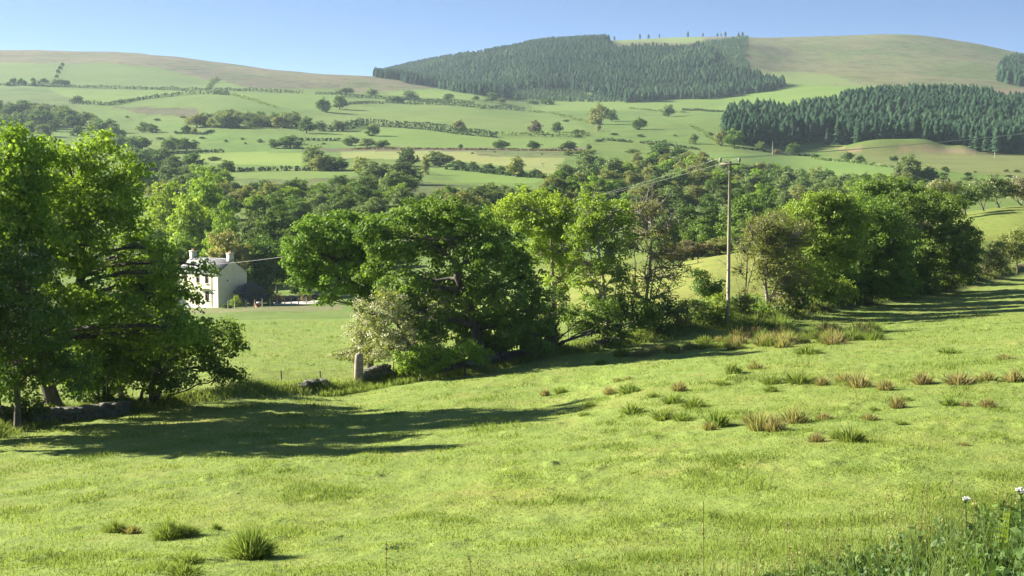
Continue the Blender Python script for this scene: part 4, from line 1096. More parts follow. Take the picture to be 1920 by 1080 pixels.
# ------------------------------------------------------------------ house
RENDER_W = solid('cream_render', (.60, .55, .395), (.70, .65, .49), 1.5, .9, .15)
SLATE = solid('slate', (.10, .096, .108), (.165, .158, .175), 2.2, .8, .4, stretch=(1, 3, 1), bscale=9)
GLASS = solid('window_glass', (.02, .022, .025), (.045, .045, .05), 2, .12, 0)
FRAME = solid('brown_window_frame', (.12, .08, .05), (.18, .12, .075), 5, .6, 0)
POT = solid('chimney_pot', (.42, .24, .15), (.52, .32, .2), 6, .8, .1)
HL, HW, EV, RG = 10.5, 5.2, 5.0, 6.85
hd = 204.0
hth = math.radians(-43)
hc = np.array([ray(409, 560)[0] * hd, hd])           # near corner
cx_ = hc[0] - (math.cos(hth) * HL / 2 - math.sin(hth) * -HW / 2)
cy_ = hc[1] - (math.sin(hth) * HL / 2 + math.cos(hth) * -HW / 2)
hz = float(ground_z(hc[0], hc[1])) + .05
house = empty('farmhouse', (cx_, cy_, hz), 'cream rendered two-storey farmhouse with slate roof and two chimneys', 'house', rz=hth)
m = MB()
x0, x1, y0, y1 = -HL/2, HL/2, -HW/2, HW/2
V = [(x0,y0,-1.5),(x1,y0,-1.5),(x1,y1,-1.5),(x0,y1,-1.5),(x0,y0,EV),(x1,y0,EV),(x1,y1,EV),(x0,y1,EV),(x0,0,RG),(x1,0,RG)]
# front wall with real openings: build as strips around windows
opens = [(-3.1,3.35,.95,1.35),(.15,3.35,.95,1.35),(2.45,3.35,.95,1.35),(-3.1,.85,.95,1.4),(2.45,.85,1.05,1.4),(.15,0,.95,2.05)]
m.add(V, [(1,2,6,5),(3,0,4,7),(2,3,7,6)], [(5,6,9),(7,4,8)])
xs_ = sorted({x0, x1, *[o[0]-o[2]/2 for o in opens], *[o[0]+o[2]/2 for o in opens]})
zs_ = sorted({-1.5, EV, *[o[1] for o in opens], *[o[1]+o[3] for o in opens]})
for a, b in zip(xs_[:-1], xs_[1:]):
    for c, d in zip(zs_[:-1], zs_[1:]):
        mx, mz_ = (a+b)/2, (c+d)/2
        if any(abs(mx-o[0]) < o[2]/2 and o[1] < mz_ < o[1]+o[3] for o in opens): continue
        m.add([(a,y0,c),(b,y0,c),(b,y0,d),(a,y0,d)], [(0,1,2,3)])
for o in opens:     # reveals
    a, b, c, d = o[0]-o[2]/2, o[0]+o[2]/2, o[1], o[1]+o[3]; r = y0 + .16
    m.add([(a,y0,c),(b,y0,c),(b,y0,d),(a,y0,d),(a,r,c),(b,r,c),(b,r,d),(a,r,d)], [(0,4,5,1),(1,5,6,2),(2,6,7,3),(3,7,4,0)])
m.build('wall', RENDER_W, house)
m = MB()
sl = math.atan2(RG - EV, HW / 2)
ov = .22
for sgn in (-1, 1):
    ye, ze = sgn * (HW/2 + ov), EV - ov * math.tan(sl)
    t = .09
    m.add([(x0-.08,ye,ze),(x1+.08,ye,ze),(x1+.08,0,RG+.01),(x0-.08,0,RG+.01),(x0-.08,ye,ze+t),(x1+.08,ye,ze+t),(x1+.08,0,RG+t+.01),(x0-.08,0,RG+t+.01)],
          [(0,3,2,1),(4,5,6,7),(0,1,5,4),(1,2,6,5),(0,4,7,3)])
roof = m.build('roof', SLATE, house)
m = MB(); m.tube([(x0-.08,0,RG+.12),(x1+.08,0,RG+.12)], .09, 6); m.build('ridge_tile', SLATE, roof)
for xx in (x0 + .45, x1 - .45):
    m = MB(); m.box((xx, 0, RG + .1), (.42, .36, .8)); m.box((xx, 0, RG + .98), (.49, .43, .08))
    ch = m.build('chimney', RENDER_W, roof)
    for q in (-.17, .17):
        m = MB(); m.tube([(xx+q,0,RG+1.06),(xx+q,0,RG+1.4)], [.13,.10], 8); m.build('chimney_pot', POT, roof)
for o in opens:
    a, b, c, d = o[0]-o[2]/2, o[0]+o[2]/2, o[1], o[1]+o[3]; yy = y0 + .12
    m = MB()
    for (cc, hh) in (((o[0], yy, c+.04), (o[2]/2-.002, .03, .04)), ((o[0], yy, d-.04), (o[2]/2-.002, .03, .04)), ((a+.04, yy, (c+d)/2), (.04, .028, o[3]/2-.082)), ((b-.04, yy, (c+d)/2), (.04, .028, o[3]/2-.082))):
        m.box(cc, hh)
    if o[1] > .1:
        m.box((o[0], yy, (c+d)/2), (.025, .025, o[3]/2-.082)); m.box((o[0], yy - .002, c+o[3]*.62), (o[2]/2-.082, .022, .02))
        w = m.build('window', FRAME, house)
        p = MB(); p.box((o[0], yy + .03, (c+d)/2), (o[2]/2-.05, .008, o[3]/2-.05)); p.build('pane', GLASS, w)
        s_ = MB(); s_.box((o[0], y0 - .06, c - .05), (o[2]/2+.1, .09, .045)); s_.build('sill', RENDER_W, w)
    else:
        w = m.build('door', FRAME, house)
        p = MB(); p.box((o[0], yy + .02, (c+d)/2), (o[2]/2-.07, .02, o[3]/2-.07)); p.build('door_panel', FRAME, w)
m = MB(); m.box((1.75, y0 - .28, 2.58), (1.35, .28, .06)); m.build('window_hood', RENDER_W, house)
m = MB(); m.tube([(x0-.05, y0-.24, EV-.13),(x1+.05, y0-.24, EV-.13)], .06, 6); m.tube([(3.65, y0-.24, EV-.2),(3.65,y0-.08,EV-.5),(3.65,y0-.08,0)], .05, 6)
m.tube([(3.65,y0-.08,2.5),(4.6,y0-.08,2.55)], .04, 5)
m.build('gutter_and_downpipe', METAL, house)
m = MB(); m.tube([(x1+.002,-.9,3.9),(x1+.03,-.9,3.9)], .12, 8); m.build('wall_vent', METAL, house)
print('house corner', proj(*[np.array([q]) for q in (hc[0], hc[1], hz)]), proj(*[np.array([q]) for q in (hc[0], hc[1], hz+EV)]))

# ---- garden
def gz(x, y): return float(ground_z(x, y))
def px_ground(u, d, v=560):
    x = float(ray(u, v)[0] * d); return np.array([x, d, gz(x, d)])
def small_bush(u, d, wpx, hpx, mt, label, seed, second=None, name='bush', crad=.45, size=.14):
    p = px_ground(u, d); v0 = float(proj(p[0:1], p[1:2], p[2:3])[1][0])
    return near_tree(name, label, 'bush', d, u, [(u - wpx*.2, v0 - hpx*.5, wpx*.3, hpx*.42), (u + wpx*.2, v0 - hpx*.45, wpx*.3, hpx*.42), (u, v0 - hpx*.68, wpx*.28, hpx*.32)],
                     mt, 1.1, crad, 40, size, .06, [(u, v0 - hpx*.3)], seed=seed, second=second, twig=.2)
small_bush(470, 206, 58, 44, L_DARK, 'round purple lilac bush against the house gable', 70, (L_PURPLE, 'flowers', .95, 30, .16, None), 'lilac_bush')
small_bush(443, 199.5, 20, 22, L_LIME, 'small bright green shrub in front of the gable', 71)
small_bush(504, 207, 24, 34, L_OLIVE, 'brown-green shrub right of the lilac', 72)
small_bush(522, 208, 18, 20, L_BROWN, 'small brown shrub beside the garden yard', 73)
small_bush(572, 209, 22, 22, L_BROWN, 'reddish brown shrub at the yard end of the garden fence', 74)
small_bush(425, 199, 26, 8, L_DARK, 'low dark clump at the foot of the gable', 75)
yard = MB()
ya = [px_ground(u, d) for u, d in ((512, 205), (600, 205), (600, 213), (512, 213))]
GX, GY = np.meshgrid(np.linspace(0, 1, 14), np.linspace(0, 1, 8))
Pq = np.array([[(ya[0]*(1-a) + ya[1]*a)*(1-b) + (ya[3]*(1-a) + ya[2]*a)*b for a in np.linspace(0,1,14)] for b in np.linspace(0,1,8)]).reshape(-1, 3)
Pq[:, 2] = ground_z(Pq[:, 0], Pq[:, 1]) + .06
yi = np.arange(7)[:, None] * 14 + np.arange(13)[None]
yard.add(Pq, np.stack([yi, yi+1, yi+15, yi+14], -1).reshape(-1, 4))
tag(yard.build('yard', solid('pale_gravel', (.33, .30, .26), (.45, .41, .36), 4, .95, .3)), kind='structure')

rock_rng = np.random.default_rng(5)
def rock_mesh(seed):
    rng = np.random.default_rng(seed)
    P = unit(rng.normal(size=(26, 3)))
    P = np.sign(P) * np.abs(P) ** .6
    P = P / np.abs(P).max() * rng.uniform(.8, 1.1, (26, 1)) * .5
    import bmesh
    bm = bmesh.new()
    for p in P: bm.verts.new(p)
    r = bmesh.ops.convex_hull(bm, input=bm.verts)
    bmesh.ops.delete(bm, geom=[e for e in r['geom_interior'] if isinstance(e, bmesh.types.BMVert)], context='VERTS')
    me = bpy.data.meshes.new('stone'); bm.to_mesh(me); bm.free(); me.materials.append(STONE)
    return me
ROCKS = [rock_mesh(s) for s in range(6)]
def stone_wall(label, pts, n_, courses, size, height, name='dry_stone_wall', jitter=.3):
    """pts: ground points; stones laid in rough courses"""
    P = np.array(pts); c = P[0].copy(); root = empty(name, c, label, 'wall')
    seg = np.linalg.norm(np.diff(P, axis=0), axis=1); tot = seg.sum(); cum = np.r_[0, np.cumsum(seg)]
    for q in range(courses):
        for k in range(n_):
            t = (k + .5 * (q % 2) + rock_rng.uniform(-.2, .2)) / n_ * tot; t = min(max(t, 0), tot - 1e-3)
            i = int(np.searchsorted(cum, t) - 1); i = max(0, min(i, len(seg) - 1)); f = (t - cum[i]) / seg[i]
            p = P[i] + (P[i+1] - P[i]) * f
            p = p + rock_rng.normal(size=3) * np.array([.06, jitter * .4, .02])
            p[2] = gz(p[0], p[1]) + height * (q + .35) / courses
            s_ = size * rock_rng.uniform(.7, 1.3)
            link('stone', ROCKS[rock_rng.integers(6)], root, p - c, float(rock_rng.random() * 6.28), (s_ * 1.35, s_, min(s_ * .75, height / courses * 1.3)))
    return root
stone_wall('low stone garden wall at the back of the yard right of the house', [px_ground(u, d) for u, d in ((512, 213), (545, 214), (600, 215))], 22, 3, .55, 1.0)
stone_wall('dark tumbled stone wall under the trees at the bottom left', [px_ground(u, d, 780) for u, d in ((-30, 60.2), (60, 62.3), (140, 64.2), (240, 66.8))], 34, 2, .55, .6, 'ruined_stone_wall')
stone_wall('broken stones on the shaded bank left of the gatepost', [px_ground(u, d, 740) for u, d in ((566, 79.2), (590, 79.8), (614, 80.6))], 9, 1, .5, .3, 'tumbled_stones')
stone_wall('mossy stones at the foot of the bank right of the gatepost', [px_ground(u, d, 720) for u, d in ((686, 83.4), (705, 84.0), (730, 84.6))], 10, 2, .5, .7, 'mossy_wall_end')
stone_wall('dark old stone wall in deep shade under the big oak', [px_ground(u, d, 690) for u, d in ((800, 85.6), (900, 87.6), (1010, 90.2))], 34, 2, .5, .6, 'ruined_stone_wall')
stone_wall('pale stones among roots between the forked thorn and the slender ash', [px_ground(u, d, 650) for u, d in ((1118, 92.6), (1140, 93.2), (1165, 94))], 7, 1, .5, .4, 'tumbled_stones')

# gatepost
gp = px_ground(673, 83, 720)
m = MB()
prof = [(.34,.24,-.4),(.33,.23,.0),(.31,.22,.6),(.29,.2,1.2),(.27,.19,1.55),(.2,.14,1.66)]
rngp = np.random.default_rng(3)
ring = []
for (a, b, z) in prof:
    for th in np.arange(10) * .6283:
        rr_ = (abs(math.cos(th)) ** 4 + abs(math.sin(th)) ** 4) ** -.25
        ring.append((math.cos(th) * a * rr_ * rngp.uniform(.95, 1.05) + z * .02, math.sin(th) * b * rr_ * rngp.uniform(.95, 1.05), z + rngp.normal() * .01))
n6 = len(prof); q = [(k*10+j, k*10+(j+1)%10, (k+1)*10+(j+1)%10, (k+1)*10+j) for k in range(n6-1) for j in range(10)]
m.add(ring, q, [((n6-1)*10, (n6-1)*10+j, (n6-1)*10+j+1) for j in range(1, 9)])
tag(m.build('stone_gatepost', STONE_PINK, None, loc=gp, rz=.3, scale=(.86, .86, 1)), 'upright pinkish stone gatepost in the sun beside the cream hawthorn', 'gatepost')

# fences
def fence(name, label, pts, h, r, mat, wires, lean=.04, seed=1, top=None):
    rng = np.random.default_rng(seed)
    root = empty(name, pts[0], label, 'fence'); b = np.array(pts[0]); tops = []
    for p in pts:
        m = MB(); t = np.array([rng.normal() * lean, rng.normal() * lean, h * rng.uniform(.92, 1.06)])
        m.tube([(0, 0, -.3), t * .5, t], [r, r, r * .93], 7)
        link('post', m.mesh('post', mat, False), root, np.array(p) - b); tops.append((np.array(p) - b, t))
    for w in wires:
        m = MB(); L = [a + t * w for a, t in tops]
        for a, c in zip(L[:-1], L[1:]):
            mid = (a + c) / 2 + np.array([0, 0, -.03])
            m.tube([a, mid, c], .006, 3, cap=False)
        m.build('wire', WIRE_D, root)
    return root
fence('wire_fence', 'post and wire fence along the far side of the hedge bank', [px_ground(u, d, v) for u, d, v in
      ((-40,60.5,790),(38,64,780),(110,68,775),(200,71,765),(350,75.2,750),(437,78,737),(528,81,725),(601,83.5,712),(737,88.5,690),(800,91,690),(870,93,690),(940,95,680),(1000,97,670),(1065,98,655),(1100,99,650),(1160,100.5,650),(1240,102,640),(1320,104,630),(1400,107,605),(1470,112,600))], 1.15, .05, POST, (.35, .65, .92), seed=4)
fence('garden_fence', 'short pale posts of the garden fence below the lilac', [px_ground(u, 197.5 + (u - 428) * .055, 570) for u in (428, 440, 461, 477, 492, 507, 520, 534, 546, 560, 575)], 1.15, .07,
      solid('pale_post', (.36, .33, .27), (.5, .46, .4), 5, .9, .2), (.4, .85), seed=5)
fence('field_fence', 'thin dark posts of the sheep fence in the field above the hedge bushes', [px_ground(u, 172 + (u - 1085) * .02, 530) for u in (1085, 1105, 1125, 1148, 1170, 1192)], 1.1, .05, POST, (.5, .9), seed=6)
# small things by the garden fence
p = px_ground(483, 199.2, 567)
root = empty('garden_tub', p, 'small orange tub with something white on it by the garden fence', 'tub')
m = MB(); m.tube([(0,0,0),(0,0,.3),(0,0,.55)], [.3,.36,.4], 10); m.build('tub', solid('orange_plastic', (.36, .13, .06), (.45, .18, .09), 3, .6, 0), root)
m = MB(); m.box((.15, 0, .66), (.35, .22, .08), top=.85); m.build('lid', solid('white_sheet', (.6, .58, .55), (.7, .68, .65), 3, .8, 0), root)

# ------------------------------------------------------------------ power poles and wires
def power_pole(u, d, vtop, label, arm=.72, insul=True, r=.14, armang=.25, simple=False):
    p = px_ground(u, d, 590); top = float(ray(u, vtop)[1] * d) - p[2]
    root = empty('power_pole', p, label, 'power pole')
    m = MB(); m.tube([(0,0,-.6),(0,0,top*.5),(.02,0,top)], [r, r*.86, r*.7], 12); m.build('shaft', POLE_W, root, smooth_sh=True)
    ends = []
    if arm:
        ca, sa = math.cos(armang), math.sin(armang)
        m = MB(); m.box((0, -.14, top - .18), (arm, .05, .06), 0); 
        o = m.build('crossarm', POLE_W, root); o.rotation_euler = (0, 0, armang)
        for s_ in (-1, 1):
            m = MB(); m.tube([(s_*arm*.45*ca, s_*arm*.45*sa, top-.22), (0, -.1, top-.75)], .02, 5); m.build('brace', METAL, root)
            e = np.array([s_ * (arm-.06) * ca + .14*sa, s_ * (arm-.06) * sa - .14*ca, top - .12])
            m = MB(); zz = e[2]
            m.tube([e, e + [0,0,.12], e + [0,0,.13], e + [0,0,.2], e + [0,0,.21], e + [0,0,.34], e + [0,0,.36]], [.025,.025,.10,.10,.06,.11,.03], 9)
            m.build('insulator', METAL, root)
            ends.append(e + [0, 0, .38] + p)
    return root, ends, p + [0, 0, top]
_, E1, T1 = power_pole(1365, 98.5, 303, 'tall near wooden power pole with crossarm and two insulators', armang=-.12)
_, E2, T2 = power_pole(1017, 640, 305, 'distant thin power pole at the edge of the yellow field', arm=.9, r=.22)
_, E3, T3 = power_pole(1444, 800, 265, 'pale distant pole beside the brown scrub before the plantation', arm=0, r=.3)
_, E4, T4 = power_pole(1857, 800, 280, 'distant pole in the olive field on the right', arm=.9, r=.25)
def cable(label, a, b, sag, r=.012, mat=None, name='power_line', group=None):
    a, b = np.array(a), np.array(b); t = np.linspace(0, 1, 28)[:, None]
    P = a + (b - a) * t; P[:, 2] -= (4 * sag * t * (1 - t))[:, 0]
    m = MB(); m.tube(P, r, 5); return tag(m.build(name, mat or WIRE), label, 'cable', group)
# next poles of the line stand outside the picture on the right, and in the valley on the left
R1 = at(2560, 152, 150)
for k, e in enumerate(E1):
    cable('pale power line running from the pole out over the plantation to the right', e, R1 + np.array([.0, 0, .45 * k]), 1.1, .017, group='power lines right of the near pole')
Lp = at(1010, 384, 235)
for k, e in enumerate(E1):
    cable('thin power line dipping from the pole down to the left over the valley wood', e, Lp + np.array([1.0 * k, 0, .3 * k]), .6, .006, group='power lines left of the near pole')
cable('pale telephone line slung across the house roof into the sycamore', at(352, 497, 203.4), at(640, 464, 120), .35, .011)

# ------------------------------------------------------------------ rushes
def tussock_mesh(seed, n_, mat, fine=1.0, spread=.95):
    """1 m high, about 1 m wide tuft of upright blades"""
    rng = np.random.default_rng(seed)
    a = rng.random(n_) * 6.283; rr_ = rng.random(n_) ** .6 * .30
    b0 = np.stack([np.cos(a) * rr_, np.sin(a) * rr_, np.full(n_, -.05)], 1)
    lean = rng.normal(size=(n_, 2)) * .07 + b0[:, :2] * rng.uniform(.2, 1.1, (n_, 1)) * spread
    h = rng.uniform(.35, 1.1, n_) * (1 - .55 * (np.hypot(b0[:, 0], b0[:, 1]) / .3) ** 1.6)
    lean += b0[:, :2] * rng.uniform(0, .9, (n_, 1))
    tip = b0 + np.stack([lean[:, 0], lean[:, 1], h], 1)
    mid = b0 + np.stack([lean[:, 0] * .35, lean[:, 1] * .35, h * .58], 1)
    th = rng.random(n_) * 3.14; w = .014 * fine * rng.uniform(.7, 1.4, n_)
    wv = np.stack([np.cos(th) * w, np.sin(th) * w, np.zeros(n_)], 1)
    V = np.stack([b0 - wv, b0 + wv, mid + wv * .8, mid - wv * .8, tip], 1).reshape(-1, 3)
    k = np.arange(n_)[:, None] * 5
    Q = k + np.array([[0, 1, 2, 3]]); T = k + np.array([[3, 2, 4]])
    tn = np.repeat(rng.random(n_), 5)
    return mesh_np('rush_tussock', V, [Q, T], [mat], tone=tn)
TUS = {'g': [tussock_mesh(400 + k, 300, RUSH_G, 1.1) for k in range(3)],
       'b': [tussock_mesh(410 + k, 260, RUSH_B, 1.1) for k in range(3)],
       'r': [tussock_mesh(420 + k, 260, RUSH_R, 1.1) for k in range(2)],
       'y': [tussock_mesh(430 + k, 300, GRASS_B, 1.4) for k in range(2)]}
trng = random.Random(9)
def tussock(u, v, w, h, kind, label, group=None, me=None):
    p = hit(u, v, 12)
    d = p[1]; k = d / F
    q = trng.choice(TUS[kind]) if me is None else me
    o = link('rush_tussock', q, None, p, trng.random() * 6.28, (w * k / .85, w * k / .85, h * k * 1.15))
    return tag(o, label, 'rush tussock', group)
BIGT = tussock_mesh(440, 1500, RUSH_G, .62)
BIGR = tussock_mesh(441, 900, RUSH_G, .8)
tussock(470, 1045, 88, 62, 'g', 'largest dark green rush tussock, close to the bottom left of the photo', me=BIGT)
tussock(318, 1010, 62, 40, 'g', 'second largest green rush tussock left of the biggest one', me=BIGR)
tussock(348, 1008, 54, 28, 'g', 'low right-hand lobe of the rush tussock left of the biggest one', me=BIGR)
tussock(216, 999, 46, 26, 'g', 'leftmost of the foreground rush tussocks', me=BIGR)
tussock(250, 1000, 36, 18, 'b', 'small brownish rush tuft beside the leftmost foreground tussock')
tussock(355, 1058, 64, 26, 'y', 'pale yellow-green grass tuft below the foreground rushes')
tussock(350, 1078, 70, 22, 'g', 'grassy tuft cut by the bottom edge of the photo left of the big tussock')
tussock(405, 995, 24, 18, 'y', 'thin grass tuft above the biggest foreground tussock')
RU = [
 (1022,742,22,16,'r','first small russet tuft at the tip of the shadow'),(1052,738,26,16,'g','green tuft in the shadow right of the first russet one'),
 (1143,740,26,20,'r','russet tuft at the lower edge of the oak shadow'),(1180,736,44,20,'g','wide green tuft right of the russet one by the oak shadow'),
 (1106,766,24,18,'g','upper one of two green tufts left of the middle field'),(1096,782,24,14,'g','lower one of two green tufts left of the middle field'),
 (1186,775,42,24,'g','lone upright green tussock in the middle of the field'),(1246,787,46,24,'g','left tussock of the long low pair in the middle of the field'),
 (1280,788,46,18,'g','right tussock of the long low pair in the middle of the field'),(1345,800,52,38,'g','dark green tussock casting the longest shadow in the middle field'),
 (1330,806,30,18,'b','brown tuft at the foot of the dark tussock with the longest shadow'),
 (1262,756,40,20,'g','tuft above the long low pair'),(1302,764,54,22,'g','broad tuft right of the one above the long low pair'),
 (1273,733,32,22,'r','russet tuft above the middle field'),(1375,702,34,24,'y','pale yellow tuft nearest the shadow edge'),
 (1416,692,32,18,'b','straw tuft right of the pale yellow one'),(1446,720,44,20,'g','green tuft below the straw one'),(1500,718,64,26,'g','broad green tussock right of the middle'),
 (1446,735,28,16,'g','low tuft under the green one below the straw one'),(1540,722,30,18,'r','small russet tuft right of the broad green tussock'),
 (1612,726,52,30,'r','bright russet tussock in the upper right field'),(1584,716,40,20,'b','straw tuft left of the bright russet tussock'),
 (1425,806,52,40,'b','tall straw tussock at the left of the brown group'),(1452,808,44,34,'r','russet tussock in the middle of the brown group'),
 (1490,792,58,32,'b','straw and green tussock at the right of the brown group'),(1405,792,30,22,'b','small straw tuft at the left edge of the brown group'),
 (1530,829,34,24,'r','russet tuft left of the lowest green tussock'),(1596,828,62,32,'g','lowest wide green tussock of the right field'),(1570,824,30,24,'g','narrow green tussock at the left end of the lowest wide one'),
 (1630,787,34,14,'b','low straw tuft right of the brown group'),(1545,786,34,14,'r','low russet tuft right of the brown group'),
 (1660,732,36,26,'r','russet tuft right of the bright russet tussock'),(1682,765,34,26,'r','compact reddish mound standing alone on the right'),
 (1780,760,36,20,'g','green tuft on the right, left one of a pair'),(1812,762,24,12,'r','small russet tuft, right one of a pair on the right'),(1852,764,36,20,'r','russet tuft farthest right in the middle rows'),
 (1806,836,24,10,'b','small brown tuft in the lower right field'),(1780,663,44,14,'g','dark low tuft in the upper right corner of the field'),(1884,674,36,12,'b','low brown tuft near the right edge under the shadow'),
 (1730,720,44,26,'r','russet tussock in the upper right row, leftmost'),(1800,720,64,26,'r','long russet tussock in the middle of the upper right row'),(1850,715,44,22,'b','straw tussock in the upper right row'),
 (1902,716,44,28,'r','russet tussock at the right edge of the photo'),(1515,664,52,20,'g','dark green tussock in the shadow below the rush bed'),
 (1202,668,44,22,'r','brown tuft in the dappled shade below the hedge bushes'),(1268,662,32,20,'b','straw tuft in the dappled shade below the hedge bushes'),
 (1165,668,34,24,'g','dark tuft under the elder'),(1110,660,42,20,'g','dark green tuft right of the forked thorn'),(1126,682,26,12,'g','small dark tuft in the shade below the forked thorn'),
 (1700,752,26,10,'g','tiny tuft between the reddish mound and the green pair'),(1225,745,24,12,'g','tiny tuft left of the middle group'),(1160,715,22,8,'b','tiny straw tuft on the edge of the oak shadow'),
 (1180,712,20,8,'b','another tiny straw tuft on the edge of the oak shadow, the right one'),(1355,722,30,12,'g','faint tuft between the russet and the pale yellow one'),
 (1640,770,22,8,'g','faint low tuft above right of the brown group'),(1690,795,24,8,'g','faint low tuft left of the lower right field')]
for (u, v, w, h, k, lb) in RU: tussock(u, v, w, h, k, lb)
# the thick rush bed below the right-hand hedge
bed_rng = random.Random(31)
for k in range(46):
    u = bed_rng.uniform(1375, 1640); f = (u - 1375) / 265
    v = 658 - f * 18 - bed_rng.random() * (30 - 12 * f)
    tussock(u, v, bed_rng.uniform(28, 50), bed_rng.uniform(16, 28), bed_rng.choice(['b', 'b', 'r', 'g', 'g']),
            'tussock in the thick brown and green rush bed below the right-hand hedge', 'tussocks of the rush bed')
for k in range(16):
    u = bed_rng.uniform(1380, 1470); v = 628 - (u - 1380) * .12 - bed_rng.random() * 14
    tussock(u, v, bed_rng.uniform(30, 50), bed_rng.uniform(18, 30), 'g', 'dark green rush tussock in shade at the foot of the olive willow', 'shaded rushes at the willow foot')
for k in range(14):
    u = bed_rng.uniform(1210, 1370); v = 652 - (u - 1210) * .1 + bed_rng.random() * 16
    tussock(u, v, bed_rng.uniform(22, 36), bed_rng.uniform(10, 18), bed_rng.choice('gby'), 'low rough tuft on the bank below the four hedge bushes', 'rough tufts below the hedge bushes')

# ------------------------------------------------------------------ grass of the near field
GU = np.linspace(-80, 2000, 70); GVv = np.linspace(585, 1095, 100)
_ds = np.exp(np.linspace(math.log(9), math.log(175), 260))
DEPTH = np.zeros((100, 70))
for j_, vv_ in enumerate(GVv):
    s_, e_ = ray(GU, np.full(70, vv_))
    x_ = s_[:, None] * _ds[None]
    bl_ = e_[:, None] * _ds[None] <= ground_z(x_, np.broadcast_to(_ds, x_.shape))
    k_ = np.argmax(bl_, 1)
    DEPTH[j_] = np.where(bl_.any(1), _ds[k_], 999)
def blades(u, v):
    rng = np.random.default_rng(int(len(u)))
    a = (u + 80) / 2080 * 69; b = (v - 585) / 510 * 99
    i = np.clip(a.astype(int), 0, 68); j = np.clip(b.astype(int), 0, 98); fa = a - i; fb = b - j
    d = (DEPTH[j, i] * (1-fa) + DEPTH[j, i+1] * fa) * (1-fb) + (DEPTH[j+1, i] * (1-fa) + DEPTH[j+1, i+1] * fa) * fb
    ok = d < 165
    d = d[ok] * (1 + (rng.random(int(ok.sum())) - .5) * .02)
    x = ray(u[ok], v[ok])[0] * d
    return np.stack([x, d, ground_z(x, d, micro=True) - .01], 1)
g_rng = np.random.default_rng(50)
NB = 330000
u_ = g_rng.uniform(-60, 1980, NB); v_ = 1090 - (g_rng.random(NB) ** 1.0) * 500
P = blades(u_, v_)
dh2 = dist_poly(P[:, 0], P[:, 1], HX, HY)
patch = vnoise(P[:, 0] / 1.1, P[:, 1] / 1.4, 81); patch2 = fbm(P[:, 0] / 5, P[:, 1] / 5, 85)
keep = (P[:, 1] < 160) & (g_rng.random(len(P)) < .35 + .9 * patch)
P = P[keep]; patch = patch[keep]; patch2 = patch2[keep]; dh2 = dh2[keep]
n_ = len(P)
H = (.03 + .05 * patch ** 2 + .14 * np.clip(patch - .72, 0, 1) + np.where(dh2 < 2.2, .14, 0)) * g_rng.uniform(.6, 1.3, n_) * (1 + P[:, 1] / 90)
Wd = .006 * (1 + P[:, 1] / 26)
th = g_rng.random(n_) * 6.283
wv = np.stack([np.cos(th) * Wd, np.sin(th) * Wd, np.zeros(n_)], 1)
ln = g_rng.normal(size=(n_, 2)) * .55 * H[:, None]
V = np.stack([P - wv, P + wv, P + np.stack([ln[:, 0], ln[:, 1], H], 1)], 1).reshape(-1, 3)
tn = np.clip(.05 + .9 * patch2 - .9 * np.clip(patch - .62, 0, 1) + .4 * g_rng.random(n_), 0, 1)
print('grass blades', n_)
tag(link('grass', mesh_np('grass', V, [np.arange(n_ * 3).reshape(-1, 3)], [GRASS_B], tone=np.repeat(tn, 3))), 'short grazed grass of the sunlit near field', 'grass', kind='stuff')

# lush verge by the gatepost, in front of the mossy wall
def tall_grass(label, regions, mat, seed, name='long_grass', h0=.35, wid=.012, leaf_share=0):
    rng = np.random.default_rng(seed); Ps = []; Hs = []
    for (u0, u1, d0, d1, cnt, hh) in regions:
        u = rng.uniform(u0, u1, cnt); d = rng.uniform(d0, d1, cnt)
        x = ray(u, 800)[0] * d; Ps.append(np.stack([x, d, ground_z(x, d) - .02], 1)); Hs.append(hh * rng.uniform(.4, 1.15, cnt))
    P = np.concatenate(Ps); H = np.concatenate(Hs); n_ = len(P)
    th = rng.random(n_) * 6.283; wv = np.stack([np.cos(th), np.sin(th), np.zeros(n_)], 1) * wid
    ln = rng.normal(size=(n_, 2)) * .28 * H[:, None]
    mid = P + np.stack([ln[:, 0] * .3, ln[:, 1] * .3, H * .6], 1); tip = P + np.stack([ln[:, 0], ln[:, 1], H], 1)
    V = np.stack([P - wv, P + wv, mid + wv * .7, mid - wv * .7, tip], 1).reshape(-1, 3)
    k = np.arange(n_)[:, None] * 5
    o = link(name, mesh_np(name, V, [k + np.array([[0, 1, 2, 3]]), k + np.array([[3, 2, 4]])], [mat], tone=np.repeat(rng.random(n_), 5)))
    return tag(o, label, 'grass', kind='stuff')
def along_hedge(u0, u1, off0, off1, cnt, hh):
    out = []
    for a in np.arange(u0, u1, 15):
        d = float(np.interp(a, [h[0] for h in HEDGE], [h[2] for h in HEDGE]))
        out.append((a, a + 15, d + off0, d + off1, max(1, int(cnt * 15 / (u1 - u0))), hh))
    return out
tall_grass('long fresh grass along the hedge bank', along_hedge(600, 1000, -3.2, -.6, 4500, .38) + along_hedge(-40, 600, -1.6, 1.5, 3500, .3) + along_hedge(1000, 1900, -2, 1.5, 6000, .35), GRASS_B, 91, wid=.022)

